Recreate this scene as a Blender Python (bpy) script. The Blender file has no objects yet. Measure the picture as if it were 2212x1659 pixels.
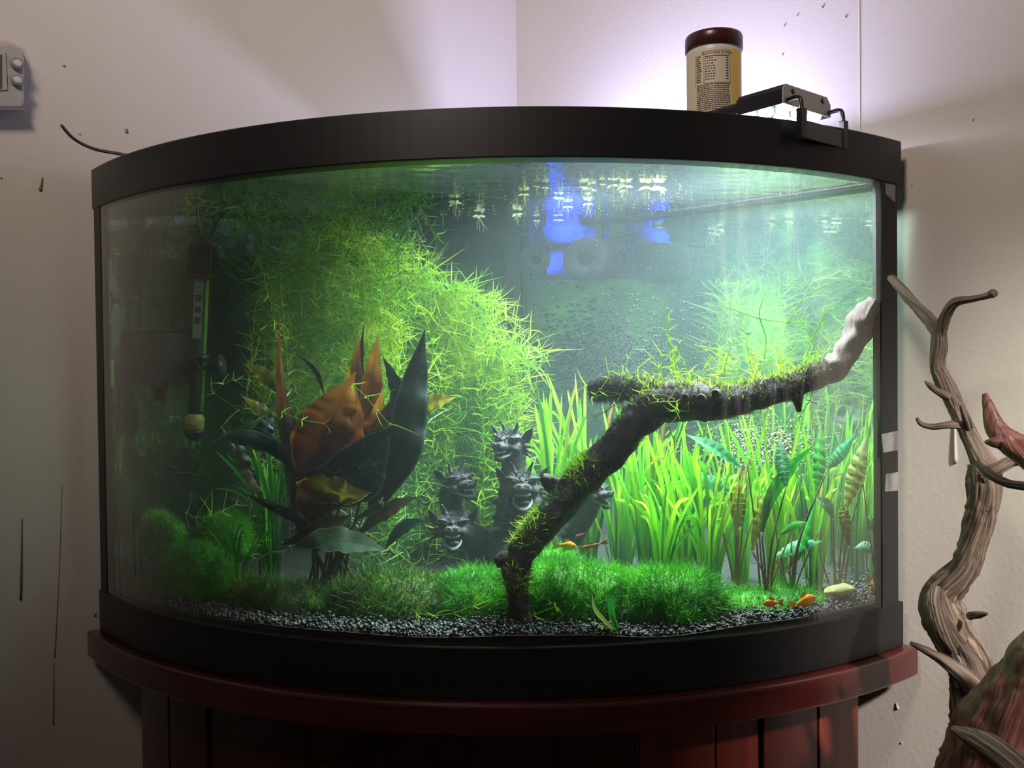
import bpy, bmesh, math, random
import numpy as np
from mathutils import Vector, Matrix, noise

RNG = np.random.default_rng(7)
random.seed(7)
SC = bpy.context.scene
COL = SC.collection
PI = math.pi

# ------------------------------------------------------------------ camera
CW, CB = .47238, .1939                      # half width and bow of the tank frame
R0 = (CW * CW + CB * CB) / (2 * CB)         # bow radius
CY = R0 - CB                                # centre of the bow lies at (0, CY)
FPX = 1925.43
O = np.array([.14078, -1.02720, .31418])
YAW, PIT, ROL = -.100613, -.0176573, -.011092
Fv = np.array([math.sin(YAW) * math.cos(PIT), math.cos(YAW) * math.cos(PIT), math.sin(PIT)])
_r = np.array([math.cos(YAW), -math.sin(YAW), 0.]); _u = np.cross(_r, Fv)
Rv = _r * math.cos(ROL) + _u * math.sin(ROL)
Uv = -_r * math.sin(ROL) + _u * math.cos(ROL)
cam = bpy.data.cameras.new('camera'); cam_o = bpy.data.objects.new('camera', cam); COL.objects.link(cam_o)
cam.sensor_width = 36; cam.lens = 36 * FPX / 2212; cam.clip_start = .02
M = Matrix.Identity(4)
for i in range(3):
    M[i][0] = Rv[i]; M[i][1] = Uv[i]; M[i][2] = -Fv[i]; M[i][3] = O[i]
cam_o.matrix_world = M
SC.camera = cam_o

# ------------------------------------------------------------------ light
SC.view_settings.view_transform = 'Standard'; SC.view_settings.look = 'None'
SC.view_settings.gamma = 1; SC.view_settings.use_curve_mapping = False
SC.view_settings.exposure = 0.0
cy = SC.cycles
cy.max_bounces = 9; cy.diffuse_bounces = 3; cy.glossy_bounces = 4; cy.transmission_bounces = 6
cy.transparent_max_bounces = 24; cy.volume_bounces = 1
cy.sample_clamp_indirect = 4.0
cy.caustics_reflective = False
W = bpy.data.worlds.new('world'); SC.world = W; W.use_nodes = True
W.node_tree.nodes['Background'].inputs[0].default_value = (.72, .62, .60, 1)
W.node_tree.nodes['Background'].inputs[1].default_value = .055

def area(name, loc, target, sx, sy, power, color, roll_dir=None, spread=None):
    l = bpy.data.lights.new(name, 'AREA'); l.shape = 'RECTANGLE'; l.size = sx; l.size_y = sy
    l.energy = power; l.color = color
    if spread: l.spread = spread
    o = bpy.data.objects.new(name, l); COL.objects.link(o)
    z = -(Vector(target) - Vector(loc)).normalized()
    x = Vector(roll_dir) if roll_dir else Vector((0, 0, 1)).cross(z)
    x = (x - z * x.dot(z)).normalized(); y = z.cross(x)
    m = Matrix.Identity(4)
    for i in range(3): m[i][0] = x[i]; m[i][1] = y[i]; m[i][2] = z[i]; m[i][3] = loc[i]
    o.matrix_world = m
    return o
BAR_A = Vector((.3226, -.1085, 0)); BAR_D = Vector((-.7071, .7071, 0)); BAR_N = Vector((.7071, .7071, 0))
BAR_LEN, BAR_W, BAR_Z = .47, .086, .576      # z of its underside
c0 = BAR_A + BAR_D * (BAR_LEN * .5) + BAR_N * (BAR_W * .5)
c1 = BAR_A + BAR_D * .19 + BAR_N * (BAR_W * .5)
area('led_strip_light', (c1.x, c1.y, BAR_Z - .004), (c1.x, c1.y, 0), .34, BAR_W * .6, 20, (.84, .92, 1), BAR_D, 2.6)
# added lamp for the glare the water throws back up past the fixture
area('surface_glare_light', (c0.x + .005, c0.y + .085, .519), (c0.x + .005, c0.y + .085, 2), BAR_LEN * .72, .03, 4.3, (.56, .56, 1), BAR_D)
# the room's own lamp, warm, high on the left behind the camera
l_ = bpy.data.lights.new('room_lamp_light', 'SPOT'); l_.energy = 66; l_.color = (1, .83, .72); l_.spot_size = 1.45; l_.spot_blend = 1.0; l_.shadow_soft_size = .16
lo_ = bpy.data.objects.new('room_lamp_light', l_); COL.objects.link(lo_); lo_.location = (-.30, -1.35, 1.45)
lo_.rotation_euler = (Vector((.02, .3, .92)) - lo_.location).to_track_quat('-Z', 'Y').to_euler()
# added spot out of view at right, brightening the wall mirrored in the pane
l_ = bpy.data.lights.new('side_fill_light', 'SPOT'); l_.energy = 250; l_.color = (1, .91, .84); l_.spot_size = .46; l_.spot_blend = .75; l_.shadow_soft_size = .06
lo_ = bpy.data.objects.new('side_fill_light', l_); COL.objects.link(lo_); lo_.location = (1.15, -1.35, 1.15)
lo_.rotation_euler = (Vector((.75, -.25, .22)) - lo_.location).to_track_quat('-Z', 'Y').to_euler()

l_ = bpy.data.lights.new('screen_fill_light', 'SPOT'); l_.energy = 110; l_.color = (1, .90, .86); l_.spot_size = .9; l_.spot_blend = .6; l_.shadow_soft_size = .05  # added spot on the unseen screen so the front pane mirrors it
lo_ = bpy.data.objects.new('screen_fill_light', l_); COL.objects.link(lo_); lo_.location = (.55, -1.5, 1.5)
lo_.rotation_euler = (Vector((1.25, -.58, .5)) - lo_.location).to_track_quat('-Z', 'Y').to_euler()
# ------------------------------------------------------------------ rays (photo pixel -> place in the room)
def nz(v): return v / np.linalg.norm(v)
def ray(px, py): return nz(Fv + Rv * (px - 1106) / FPX - Uv * (py - 829.5) / FPX)
def air(px, py, Y):
    d = ray(px, py); return O + d * (Y - O[1]) / d[1]
def airz(px, py, z):
    d = ray(px, py); return O + d * (z - O[2]) / d[2]
def airp(px, py, n, c):
    d = ray(px, py); n = np.array(n, float); return O + d * (c - O @ n) / (d @ n)
def cyl(px, py, r):
    d = ray(px, py); ox, oy = O[0], O[1] - CY
    a = d[0] ** 2 + d[1] ** 2; b = ox * d[0] + oy * d[1]; c = ox * ox + oy * oy - r * r
    return O + d * (-b - math.sqrt(max(0, b * b - a * c))) / a, d
RW = R0 - .008
def wet(px, py):
    P, d = cyl(px, py, RW)
    n = nz(np.array([P[0], P[1] - CY, 0])); c = -d @ n; e = 1 / 1.33
    return P, e * d + (e * c - math.sqrt(1 - e * e * (1 - c * c))) * n
def at(px, py, Y):
    P, d = wet(px, py); return P + d * (Y - P[1]) / d[1]
def atz(px, py, z):
    P, d = wet(px, py); return P + d * (z - P[2]) / d[2]
def rad(px, py, Y, r): return np.linalg.norm(at(px + .5, py, Y) - at(px - .5, py, Y)) * r
def arad(p, r): return np.linalg.norm(p - O) / FPX * r
N_R = (.70711, .70711, 0); N_L = (-.70711, .70711, 0)
WC = .506 * .70711                          # distance of both walls from the origin along their normals

# ------------------------------------------------------------------ materials
MATS = {}
def mat(name, color, rough=.6, var=0, scale=8, color2=None, bump=0, bscale=40, trans=0, metal=0, emis=0, spec=.5, coord='Object', stretch=None, alpha=1):
    if name in MATS: return MATS[name]
    m = bpy.data.materials.new(name); m.use_nodes = True; nt = m.node_tree; b = nt.nodes['Principled BSDF']
    L = nt.links.new
    b.inputs['Base Color'].default_value = (*color, 1); b.inputs['Roughness'].default_value = rough
    b.inputs['Metallic'].default_value = metal; b.inputs['Specular IOR Level'].default_value = spec
    b.inputs['Alpha'].default_value = alpha
    if emis:
        b.inputs['Emission Color'].default_value = (*color, 1); b.inputs['Emission Strength'].default_value = emis
    tc = nt.nodes.new('ShaderNodeTexCoord'); src = tc.outputs[coord]
    if stretch:
        mp = nt.nodes.new('ShaderNodeMapping'); mp.inputs['Scale'].default_value = stretch; L(src, mp.inputs[0]); src = mp.outputs[0]
    if color2 is not None:
        n = nt.nodes.new('ShaderNodeTexNoise'); n.inputs['Scale'].default_value = scale; n.inputs['Detail'].default_value = 5
        L(src, n.inputs['Vector'])
        r = nt.nodes.new('ShaderNodeValToRGB'); L(n.outputs[0], r.inputs[0])
        r.color_ramp.elements[0].position = .38; r.color_ramp.elements[1].position = .64
        r.color_ramp.elements[0].color = (*color, 1); r.color_ramp.elements[1].color = (*color2, 1)
        L(r.outputs[0], b.inputs['Base Color']); cs = r.outputs[0]
    else: cs = None
    if bump:
        n2 = nt.nodes.new('ShaderNodeTexNoise'); n2.inputs['Scale'].default_value = bscale; n2.inputs['Detail'].default_value = 6
        L(src, n2.inputs['Vector'])
        bp = nt.nodes.new('ShaderNodeBump'); bp.inputs['Strength'].default_value = bump; bp.inputs['Distance'].default_value = .003
        L(n2.outputs[0], bp.inputs['Height']); L(bp.outputs[0], b.inputs['Normal'])
    if trans:
        t = nt.nodes.new('ShaderNodeBsdfTranslucent'); t.inputs[0].default_value = (*color, 1)
        if cs: L(cs, t.inputs[0])
        x = nt.nodes.new('ShaderNodeMixShader'); x.inputs[0].default_value = trans
        L(b.outputs[0], x.inputs[1]); L(t.outputs[0], x.inputs[2]); L(x.outputs[0], nt.nodes['Material Output'].inputs[0])
    MATS[name] = m
    return m

def math_node(nt, op, a, b=None, clamp=False):
    n = nt.nodes.new('ShaderNodeMath'); n.operation = op; n.use_clamp = clamp
    for i, v in enumerate((a, b)):
        if v is None: continue
        if isinstance(v, (int, float)): n.inputs[i].default_value = v
        else: nt.links.new(v, n.inputs[i])
    return n.outputs[0]
def maprange(nt, v, a, b, c=0, d=1, smooth=True):
    n = nt.nodes.new('ShaderNodeMapRange'); n.interpolation_type = 'SMOOTHSTEP' if smooth else 'LINEAR'
    nt.links.new(v, n.inputs['Value'])
    for k, x in zip(('From Min', 'From Max', 'To Min', 'To Max'), (a, b, c, d)): n.inputs[k].default_value = x
    return n.outputs['Result']

def pane_material(name, tint=(1, 1, 1), boost=1.0):
    m = bpy.data.materials.new(name); m.use_nodes = True; nt = m.node_tree; nt.nodes.clear(); L = nt.links.new
    out = nt.nodes.new('ShaderNodeOutputMaterial')
    t = nt.nodes.new('ShaderNodeBsdfTransparent'); t.inputs[0].default_value = (*tint, 1)
    g = nt.nodes.new('ShaderNodeBsdfGlossy'); g.inputs['Roughness'].default_value = .015
    lw = nt.nodes.new('ShaderNodeLayerWeight'); lw.inputs['Blend'].default_value = .5
    p = math_node(nt, 'POWER', lw.outputs['Facing'], 5.0)
    f = math_node(nt, 'MULTIPLY_ADD', p, .96 * boost); f.node.inputs[2].default_value = .04 * boost
    x = nt.nodes.new('ShaderNodeMixShader'); L(f, x.inputs[0]); L(t.outputs[0], x.inputs[1]); L(g.outputs[0], x.inputs[2])
    L(x.outputs[0], out.inputs[0])
    return m

def water_material():
    m = bpy.data.materials.new('tank_water'); m.use_nodes = True; nt = m.node_tree; nt.nodes.clear(); L = nt.links.new
    out = nt.nodes.new('ShaderNodeOutputMaterial')
    tc = nt.nodes.new('ShaderNodeTexCoord')
    geo = nt.nodes.new('ShaderNodeNewGeometry')
    # kind of face: 1 front bow, 2 top, 0 back panes and bottom
    at_ = nt.nodes.new('ShaderNodeAttribute'); at_.attribute_name = 'side'; at_.attribute_type = 'GEOMETRY'
    side = at_.outputs['Fac']
    refr = nt.nodes.new('ShaderNodeBsdfRefraction'); refr.inputs['IOR'].default_value = 1.33; refr.inputs['Roughness'].default_value = 0
    # back panes: clear with film, total reflection past the critical angle
    lw = nt.nodes.new('ShaderNodeLayerWeight'); lw.inputs['Blend'].default_value = .5
    fac = lw.outputs['Facing']
    back_f = maprange(nt, fac, .22, .345, .05, .85)
    gl = nt.nodes.new('ShaderNodeBsdfGlossy'); gl.inputs['Roughness'].default_value = .02; gl.inputs[0].default_value = (.85, .95, .88, 1)
    tr = nt.nodes.new('ShaderNodeBsdfTransparent'); tr.inputs[0].default_value = (.62, .86, .72, 1)
    algae = nt.nodes.new('ShaderNodeBsdfDiffuse')
    n1 = nt.nodes.new('ShaderNodeTexNoise'); n1.inputs['Scale'].default_value = 7; n1.inputs['Detail'].default_value = 4; L(tc.outputs['Object'], n1.inputs['Vector'])
    cr = nt.nodes.new('ShaderNodeValToRGB'); L(n1.outputs[0], cr.inputs[0])
    cr.color_ramp.elements[0].position = .54; cr.color_ramp.elements[0].color = (.008, .022, .024, 1)
    cr.color_ramp.elements[1].position = .68; cr.color_ramp.elements[1].color = (.045, .15, .03, 1)
    L(cr.outputs[0], algae.inputs[0])
    mxb = nt.nodes.new('ShaderNodeMixShader'); mxb.inputs[0].default_value = .72
    L(tr.outputs[0], mxb.inputs[1]); L(algae.outputs[0], mxb.inputs[2])
    mxc = nt.nodes.new('ShaderNodeMixShader'); L(back_f, mxc.inputs[0]); L(mxb.outputs[0], mxc.inputs[1]); L(gl.outputs[0], mxc.inputs[2])
    # top: mirror seen from flat below, ripples
    top_f = maprange(nt, fac, .66, .80, .03, .93)
    gt = nt.nodes.new('ShaderNodeBsdfGlossy'); gt.inputs['Roughness'].default_value = .05
    mp = nt.nodes.new('ShaderNodeMapping'); mp.inputs['Scale'].default_value = (14, 22, 1); L(tc.outputs['Object'], mp.inputs[0])
    n2 = nt.nodes.new('ShaderNodeTexNoise'); n2.inputs['Scale'].default_value = 1.6; n2.inputs['Detail'].default_value = 3; L(mp.outputs[0], n2.inputs['Vector'])
    bp = nt.nodes.new('ShaderNodeBump'); bp.inputs['Strength'].default_value = .35; bp.inputs['Distance'].default_value = .004
    L(n2.outputs[0], bp.inputs['Height']); L(bp.outputs[0], gt.inputs['Normal'])
    tt = nt.nodes.new('ShaderNodeBsdfTransparent')
    mxt = nt.nodes.new('ShaderNodeMixShader'); L(top_f, mxt.inputs[0]); L(tt.outputs[0], mxt.inputs[1]); L(gt.outputs[0], mxt.inputs[2])
    istop = math_node(nt, 'GREATER_THAN', side, 1.5)
    isfront = math_node(nt, 'MULTIPLY', math_node(nt, 'GREATER_THAN', side, .5), math_node(nt, 'LESS_THAN', side, 1.5))
    a = nt.nodes.new('ShaderNodeMixShader'); L(istop, a.inputs[0]); L(mxc.outputs[0], a.inputs[1]); L(mxt.outputs[0], a.inputs[2])
    b = nt.nodes.new('ShaderNodeMixShader'); L(isfront, b.inputs[0]); L(a.outputs[0], b.inputs[1]); L(refr.outputs[0], b.inputs[2])
    L(b.outputs[0], out.inputs['Surface'])
    sc = nt.nodes.new('ShaderNodeVolumeScatter'); sc.inputs['Color'].default_value = (.80, .93, 1, 1); sc.inputs['Density'].default_value = .15
    sc.inputs['Anisotropy'].default_value = .35
    ab = nt.nodes.new('ShaderNodeVolumeAbsorption'); ab.inputs['Color'].default_value = (.35, .9, .55, 1); ab.inputs['Density'].default_value = .45
    ad = nt.nodes.new('ShaderNodeAddShader'); L(sc.outputs[0], ad.inputs[0]); L(ab.outputs[0], ad.inputs[1]); L(ad.outputs[0], out.inputs['Volume'])
    return m

def wood_material(name, c1, c2, rough=.3, stretch=(3, 3, 30), scale=2, bump=.0, coord='Object', coat=0, detail_dist=.7):
    m = bpy.data.materials.new(name); m.use_nodes = True; nt = m.node_tree; b = nt.nodes['Principled BSDF']; L = nt.links.new
    tc = nt.nodes.new('ShaderNodeTexCoord'); mp = nt.nodes.new('ShaderNodeMapping'); mp.inputs['Scale'].default_value = stretch
    L(tc.outputs[coord], mp.inputs[0])
    n = nt.nodes.new('ShaderNodeTexNoise'); n.inputs['Scale'].default_value = scale; n.inputs['Detail'].default_value = 7; n.inputs['Distortion'].default_value = .7
    L(mp.outputs[0], n.inputs['Vector'])
    r = nt.nodes.new('ShaderNodeValToRGB'); L(n.outputs[0], r.inputs[0])
    r.color_ramp.elements[0].position = .35; r.color_ramp.elements[1].position = .68
    r.color_ramp.elements[0].color = (*c1, 1); r.color_ramp.elements[1].color = (*c2, 1)
    L(r.outputs[0], b.inputs['Base Color']); b.inputs['Roughness'].default_value = rough
    b.inputs['Coat Weight'].default_value = coat; b.inputs['Coat Roughness'].default_value = .25
    if bump:
        bp = nt.nodes.new('ShaderNodeBump'); bp.inputs['Strength'].default_value = bump; bp.inputs['Distance'].default_value = .004
        L(n.outputs[0], bp.inputs['Height']); L(bp.outputs[0], b.inputs['Normal'])
    return m

def attr_leaf(name, base, mid, tip, edge, rough=.4, trans=.35, mottling=.25, scale=60):
    """leaf colour along its length from the UV map: base, middle, tip, plus a rim"""
    if name in MATS: return MATS[name]
    m = bpy.data.materials.new(name); m.use_nodes = True; nt = m.node_tree; b = nt.nodes['Principled BSDF']; L = nt.links.new
    tc = nt.nodes.new('ShaderNodeTexCoord'); sp = nt.nodes.new('ShaderNodeSeparateXYZ'); L(tc.outputs['UV'], sp.inputs[0])
    n = nt.nodes.new('ShaderNodeTexNoise'); n.inputs['Scale'].default_value = scale; n.inputs['Detail'].default_value = 5; L(tc.outputs['Object'], n.inputs['Vector'])
    v = math_node(nt, 'ADD', sp.outputs['Y'], math_node(nt, 'MULTIPLY', math_node(nt, 'SUBTRACT', n.outputs[0], .5), mottling * 2))
    r = nt.nodes.new('ShaderNodeValToRGB'); L(v, r.inputs[0]); e = r.color_ramp.elements
    e[0].position = .15; e[0].color = (*base, 1); e[1].position = .85; e[1].color = (*tip, 1)
    k = e.new(.5); k.color = (*mid, 1)
    ed = math_node(nt, 'ABSOLUTE', math_node(nt, 'SUBTRACT', sp.outputs['X'], .5))
    ef = maprange(nt, math_node(nt, 'ADD', ed, math_node(nt, 'MULTIPLY', n.outputs[0], .06)), .43, .53)
    mx = nt.nodes.new('ShaderNodeMix'); mx.data_type = 'RGBA'; L(ef, mx.inputs[0]); L(r.outputs[0], mx.inputs[6]); mx.inputs[7].default_value = (*edge, 1)
    rib = maprange(nt, ed, .0, .03, .55, 1)
    mu = nt.nodes.new('ShaderNodeMix'); mu.data_type = 'RGBA'; mu.blend_type = 'MULTIPLY'; mu.inputs[0].default_value = 1
    L(mx.outputs[2], mu.inputs[6]); L(rib, mu.inputs[7])
    L(mu.outputs[2], b.inputs['Base Color']); b.inputs['Roughness'].default_value = rough
    t = nt.nodes.new('ShaderNodeBsdfTranslucent'); L(mu.outputs[2], t.inputs[0])
    x = nt.nodes.new('ShaderNodeMixShader'); x.inputs[0].default_value = trans
    L(b.outputs[0], x.inputs[1]); L(t.outputs[0], x.inputs[2]); L(x.outputs[0], nt.nodes['Material Output'].inputs[0])
    MATS[name] = m
    return m

def wall_material():
    m = bpy.data.materials.new('wall_paint'); m.use_nodes = True; nt = m.node_tree; b = nt.nodes['Principled BSDF']; L = nt.links.new
    tc = nt.nodes.new('ShaderNodeTexCoord')
    n = nt.nodes.new('ShaderNodeTexNoise'); n.inputs['Scale'].default_value = 3; n.inputs['Detail'].default_value = 6; L(tc.outputs['Object'], n.inputs['Vector'])
    r = nt.nodes.new('ShaderNodeValToRGB'); L(n.outputs[0], r.inputs[0])
    r.color_ramp.elements[0].color = (.60, .55, .49, 1); r.color_ramp.elements[1].color = (.66, .61, .55, 1)
    L(r.outputs[0], b.inputs['Base Color']); b.inputs['Roughness'].default_value = .55
    n2 = nt.nodes.new('ShaderNodeTexNoise'); n2.inputs['Scale'].default_value = 160; n2.inputs['Detail'].default_value = 3; L(tc.outputs['Object'], n2.inputs['Vector'])
    bp = nt.nodes.new('ShaderNodeBump'); bp.inputs['Strength'].default_value = .25; bp.inputs['Distance'].default_value = .001
    L(n2.outputs[0], bp.inputs['Height']); L(bp.outputs[0], b.inputs['Normal'])
    return m

BLACK = mat('black_plastic', (.012, .012, .013), .38, bump=.05, bscale=300)
RIM = mat('rim_plastic', (.007, .007, .008), .40)
SILI = mat('black_silicone', (.012, .012, .012), .5)
GREY = mat('grey_plastic', (.30, .30, .28), .45)
WHITE = mat('white_plastic', (.62, .60, .56), .4)

# ------------------------------------------------------------------ object helpers
def mesh_from(name, V, Fc, m=None, smooth=True, uv=None):
    me = bpy.data.meshes.new(name)
    me.from_pydata([tuple(v) for v in V], [], Fc)
    if smooth: me.polygons.foreach_set('use_smooth', [True] * len(me.polygons))
    if uv is not None:
        l = me.uv_layers.new(name='uv')
        vi = np.zeros(len(me.loops), dtype=np.int32); me.loops.foreach_get('vertex_index', vi)
        l.data.foreach_set('uv', np.asarray(uv, dtype=np.float32)[vi].ravel())
    if m: me.materials.append(m)
    me.update()
    return me
def fast_mesh(name, V, Q, m=None, smooth=True):
    """big mesh from numpy arrays; Q is (n,3) or (n,4)"""
    V = np.asarray(V, np.float32); Q = np.asarray(Q, np.int32); k = Q.shape[1]
    me = bpy.data.meshes.new(name)
    me.vertices.add(len(V)); me.vertices.foreach_set('co', V.ravel())
    me.loops.add(Q.size); me.loops.foreach_set('vertex_index', Q.ravel())
    me.polygons.add(len(Q)); me.polygons.foreach_set('loop_start', np.arange(0, Q.size, k, dtype=np.int32))
    if smooth: me.polygons.foreach_set('use_smooth', np.ones(len(Q), bool))
    if m: me.materials.append(m)
    me.update(calc_edges=True); me.validate()
    return me
def link(name, me, parent=None):
    o = bpy.data.objects.new(name, me); COL.objects.link(o)
    if parent is not None:
        o.parent = parent
        pm = parent
        loc = Vector((0, 0, 0))
        while pm is not None:
            loc += pm.location; pm = pm.parent
        o.location = -loc          # meshes are written in room coordinates
    return o
def tag(o, label=None, cat=None, group=None, kind=None):
    if label: o['label'] = label
    if cat: o['category'] = cat
    if group: o['group'] = group
    if kind: o['kind'] = kind
    return o
def thing(name, label, cat, loc=(0, 0, 0), group=None):
    o = bpy.data.objects.new(name, None); COL.objects.link(o); o.location = [float(x) for x in loc]; o.empty_display_size = .02
    return tag(o, label, cat, group)
def bevel(o, w=.002, seg=2):
    b = o.modifiers.new('bevel', 'BEVEL'); b.width = w; b.segments = seg; b.limit_method = 'ANGLE'; b.angle_limit = .6
    return o

def box(c, sx, sy, sz, ax=None):
    """8 verts 6 faces; ax optional 3 axes"""
    c = np.array(c, float); A = np.eye(3) if ax is None else np.array([nz(np.array(a, float)) for a in ax])
    V = [c + A[0] * sx * i + A[1] * sy * j + A[2] * sz * k for i in (-.5, .5) for j in (-.5, .5) for k in (-.5, .5)]
    Fc = [(0, 1, 3, 2), (4, 6, 7, 5), (0, 4, 5, 1), (2, 3, 7, 6), (0, 2, 6, 4), (1, 5, 7, 3)]
    return V, Fc
def join(*parts):
    V, Fc = [], []
    for v, f in parts:
        n = len(V); V += list(v); Fc += [tuple(i + n for i in q) for q in f]
    return V, Fc
def boxo(name, c, sx, sy, sz, m, parent=None, ax=None, bv=.0015):
    v, f = box(c, sx, sy, sz, ax)
    o = link(name, mesh_from(name, v, f, m, smooth=False), parent)
    if bv: bevel(o, bv)
    return o

def crom(P, n):
    """Catmull-Rom through rows of P (any columns), n samples per span"""
    P = np.array(P, float); Q = np.vstack([2 * P[0] - P[1], P, 2 * P[-1] - P[-2]]); out = []
    for i in range(1, len(Q) - 2):
        for t in np.linspace(0, 1, n, endpoint=False):
            a, b, c, d = Q[i - 1], Q[i], Q[i + 1], Q[i + 2]
            out.append(.5 * ((2 * b) + (-a + c) * t + (2 * a - 5 * b + 4 * c - d) * t * t + (-a + 3 * b - 3 * c + d) * t ** 3))
    out.append(P[-1]); return np.array(out)
def tube(P, r, seg=10, cap=True, fn=None):
    """tube along points P with radii r; fn(i, theta, s) -> radius factor"""
    P = np.array(P, float); n = len(P); r = np.broadcast_to(np.array(r, float), (n,))
    T = np.gradient(P, axis=0); T /= np.linalg.norm(T, axis=1)[:, None] + 1e-12
    up = np.array([0, 0, 1.]) if abs(T[0][2]) < .9 else np.array([1., 0, 0])
    a = nz(np.cross(T[0], up)); V = []; L_ = 0
    for i in range(n):
        if i: L_ += np.linalg.norm(P[i] - P[i - 1])
        a = nz(a - T[i] * (a @ T[i])); b = np.cross(T[i], a)
        for k in range(seg):
            th = 2 * PI * k / seg; f = fn(i, th, L_) if fn else 1
            V.append(P[i] + (a * math.cos(th) + b * math.sin(th)) * r[i] * f)
    Fc = [(i * seg + k, i * seg + (k + 1) % seg, (i + 1) * seg + (k + 1) % seg, (i + 1) * seg + k) for i in range(n - 1) for k in range(seg)]
    if cap:
        V += [P[0], P[-1]]; c = n * seg
        Fc += [(c, (k + 1) % seg, k) for k in range(seg)] + [(c + 1, (n - 1) * seg + k, (n - 1) * seg + (k + 1) % seg) for k in range(seg)]
    return V, Fc
def lathe(prof, c, axis=(0, 0, 1), seg=32, cap=True):
    """prof rows (radius, height) along axis from c"""
    c = np.array(c, float); ax = nz(np.array(axis, float)); h = np.array([1., 0, 0]) if abs(ax[0]) < .8 else np.array([0, 1., 0])
    a = nz(np.cross(ax, h)); b = np.cross(ax, a); V = []
    for r, z in prof:
        for k in range(seg):
            t = 2 * PI * k / seg; V.append(c + ax * z + (a * math.cos(t) + b * math.sin(t)) * r)
    n = len(prof)
    Fc = [(i * seg + k, i * seg + (k + 1) % seg, (i + 1) * seg + (k + 1) % seg, (i + 1) * seg + k) for i in range(n - 1) for k in range(seg)]
    if cap: Fc += [tuple(range(seg))[::-1], tuple((n - 1) * seg + k for k in range(seg))]
    return V, Fc
def ell(c, rx, ry, rz, seg=14, rings=9, ax=None):
    A = np.eye(3) if ax is None else np.array(ax, float); c = np.array(c, float); V = []
    for i in range(1, rings):
        ph = PI * i / rings
        for k in range(seg):
            t = 2 * PI * k / seg
            V.append(c + A[0] * rx * math.sin(ph) * math.cos(t) + A[1] * ry * math.sin(ph) * math.sin(t) + A[2] * rz * math.cos(ph))
    V += [c + A[2] * rz, c - A[2] * rz]; m = (rings - 1) * seg
    Fc = [(i * seg + k, (i + 1) * seg + k, (i + 1) * seg + (k + 1) % seg, i * seg + (k + 1) % seg) for i in range(rings - 2) for k in range(seg)]
    Fc += [(m, k, (k + 1) % seg) for k in range(seg)] + [(m + 1, (rings - 2) * seg + (k + 1) % seg, (rings - 2) * seg + k) for k in range(seg)]
    return V, Fc
def geo(name, vf, m, parent=None, smooth=True):
    return link(name, mesh_from(name, vf[0], vf[1], m, smooth), parent)

# outline of the tank in plan: bow of radius R0+off, back corner offset s
def bow(off, s, n=64):
    r = R0 + off
    # bow meets x+y=s : solve angle
    lo, hi = 0, PI / 2
    f = lambda a: r * math.sin(a) + CY - r * math.cos(a) - s
    for _ in range(60):
        mid = (lo + hi) / 2
        if f(mid) < 0: lo = mid
        else: hi = mid
    a = lo
    return [(r * math.sin(t), CY - r * math.cos(t)) for t in np.linspace(-a, a, n)]
def prism(outline, z0, z1):
    n = len(outline); V = [(x, y, z0) for x, y in outline] + [(x, y, z1) for x, y in outline]
    Fc = [(i, (i + 1) % n, n + (i + 1) % n, n + i) for i in range(n)] + [tuple(range(n))[::-1], tuple(n + i for i in range(n))]
    return V, Fc
def ring(outer, inner, z0, z1):
    n = len(outer); V = []
    for z in (z0, z1):
        V += [(x, y, z) for x, y in outer] + [(x, y, z) for x, y in inner]
    Fc = []
    for i in range(n):
        j = (i + 1) % n
        Fc += [(i, j, 2 * n + j, 2 * n + i), (n + j, n + i, 3 * n + i, 3 * n + j), (j, i, n + i, n + j), (2 * n + i, 2 * n + j, 3 * n + j, 3 * n + i)]
    return V, Fc

# ------------------------------------------------------------------ setting
WALL = wall_material()
def wall_slab(name, n, side, t0, t1, z0=-.75, z1=1.75, thick=.08):
    """wall whose room face lies at n.p = WC, spanning t0..t1 away from the corner"""
    n = np.array(n); d = np.array([side * .70711, -.70711, 0]); corner = np.array([0, .506, 0])
    a = corner + d * t0; b = corner + d * t1
    V = [a, b, b + n * thick, a + n * thick]; V = [(*p[:2], z0) for p in V] + [(*p[:2], z1) for p in V]
    o = geo(name, (V, [(0, 1, 5, 4), (1, 2, 6, 5), (2, 3, 7, 6), (3, 0, 4, 7), (0, 3, 2, 1), (4, 5, 6, 7)]), WALL, smooth=False)
    return tag(o, kind='structure')
WR_END = .925
wl = wall_slab('wall_left', N_L, -1, -.08, 3.0)
wr = wall_slab('wall_right', N_R, 1, 0, WR_END)
fl = boxo('floor', (0, -1.2, -.79), 5, 5, .08, mat('floor_wood', (.16, .10, .07), .5, color2=(.22, .14, .09), scale=5), bv=0); tag(fl, kind='structure')

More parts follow.
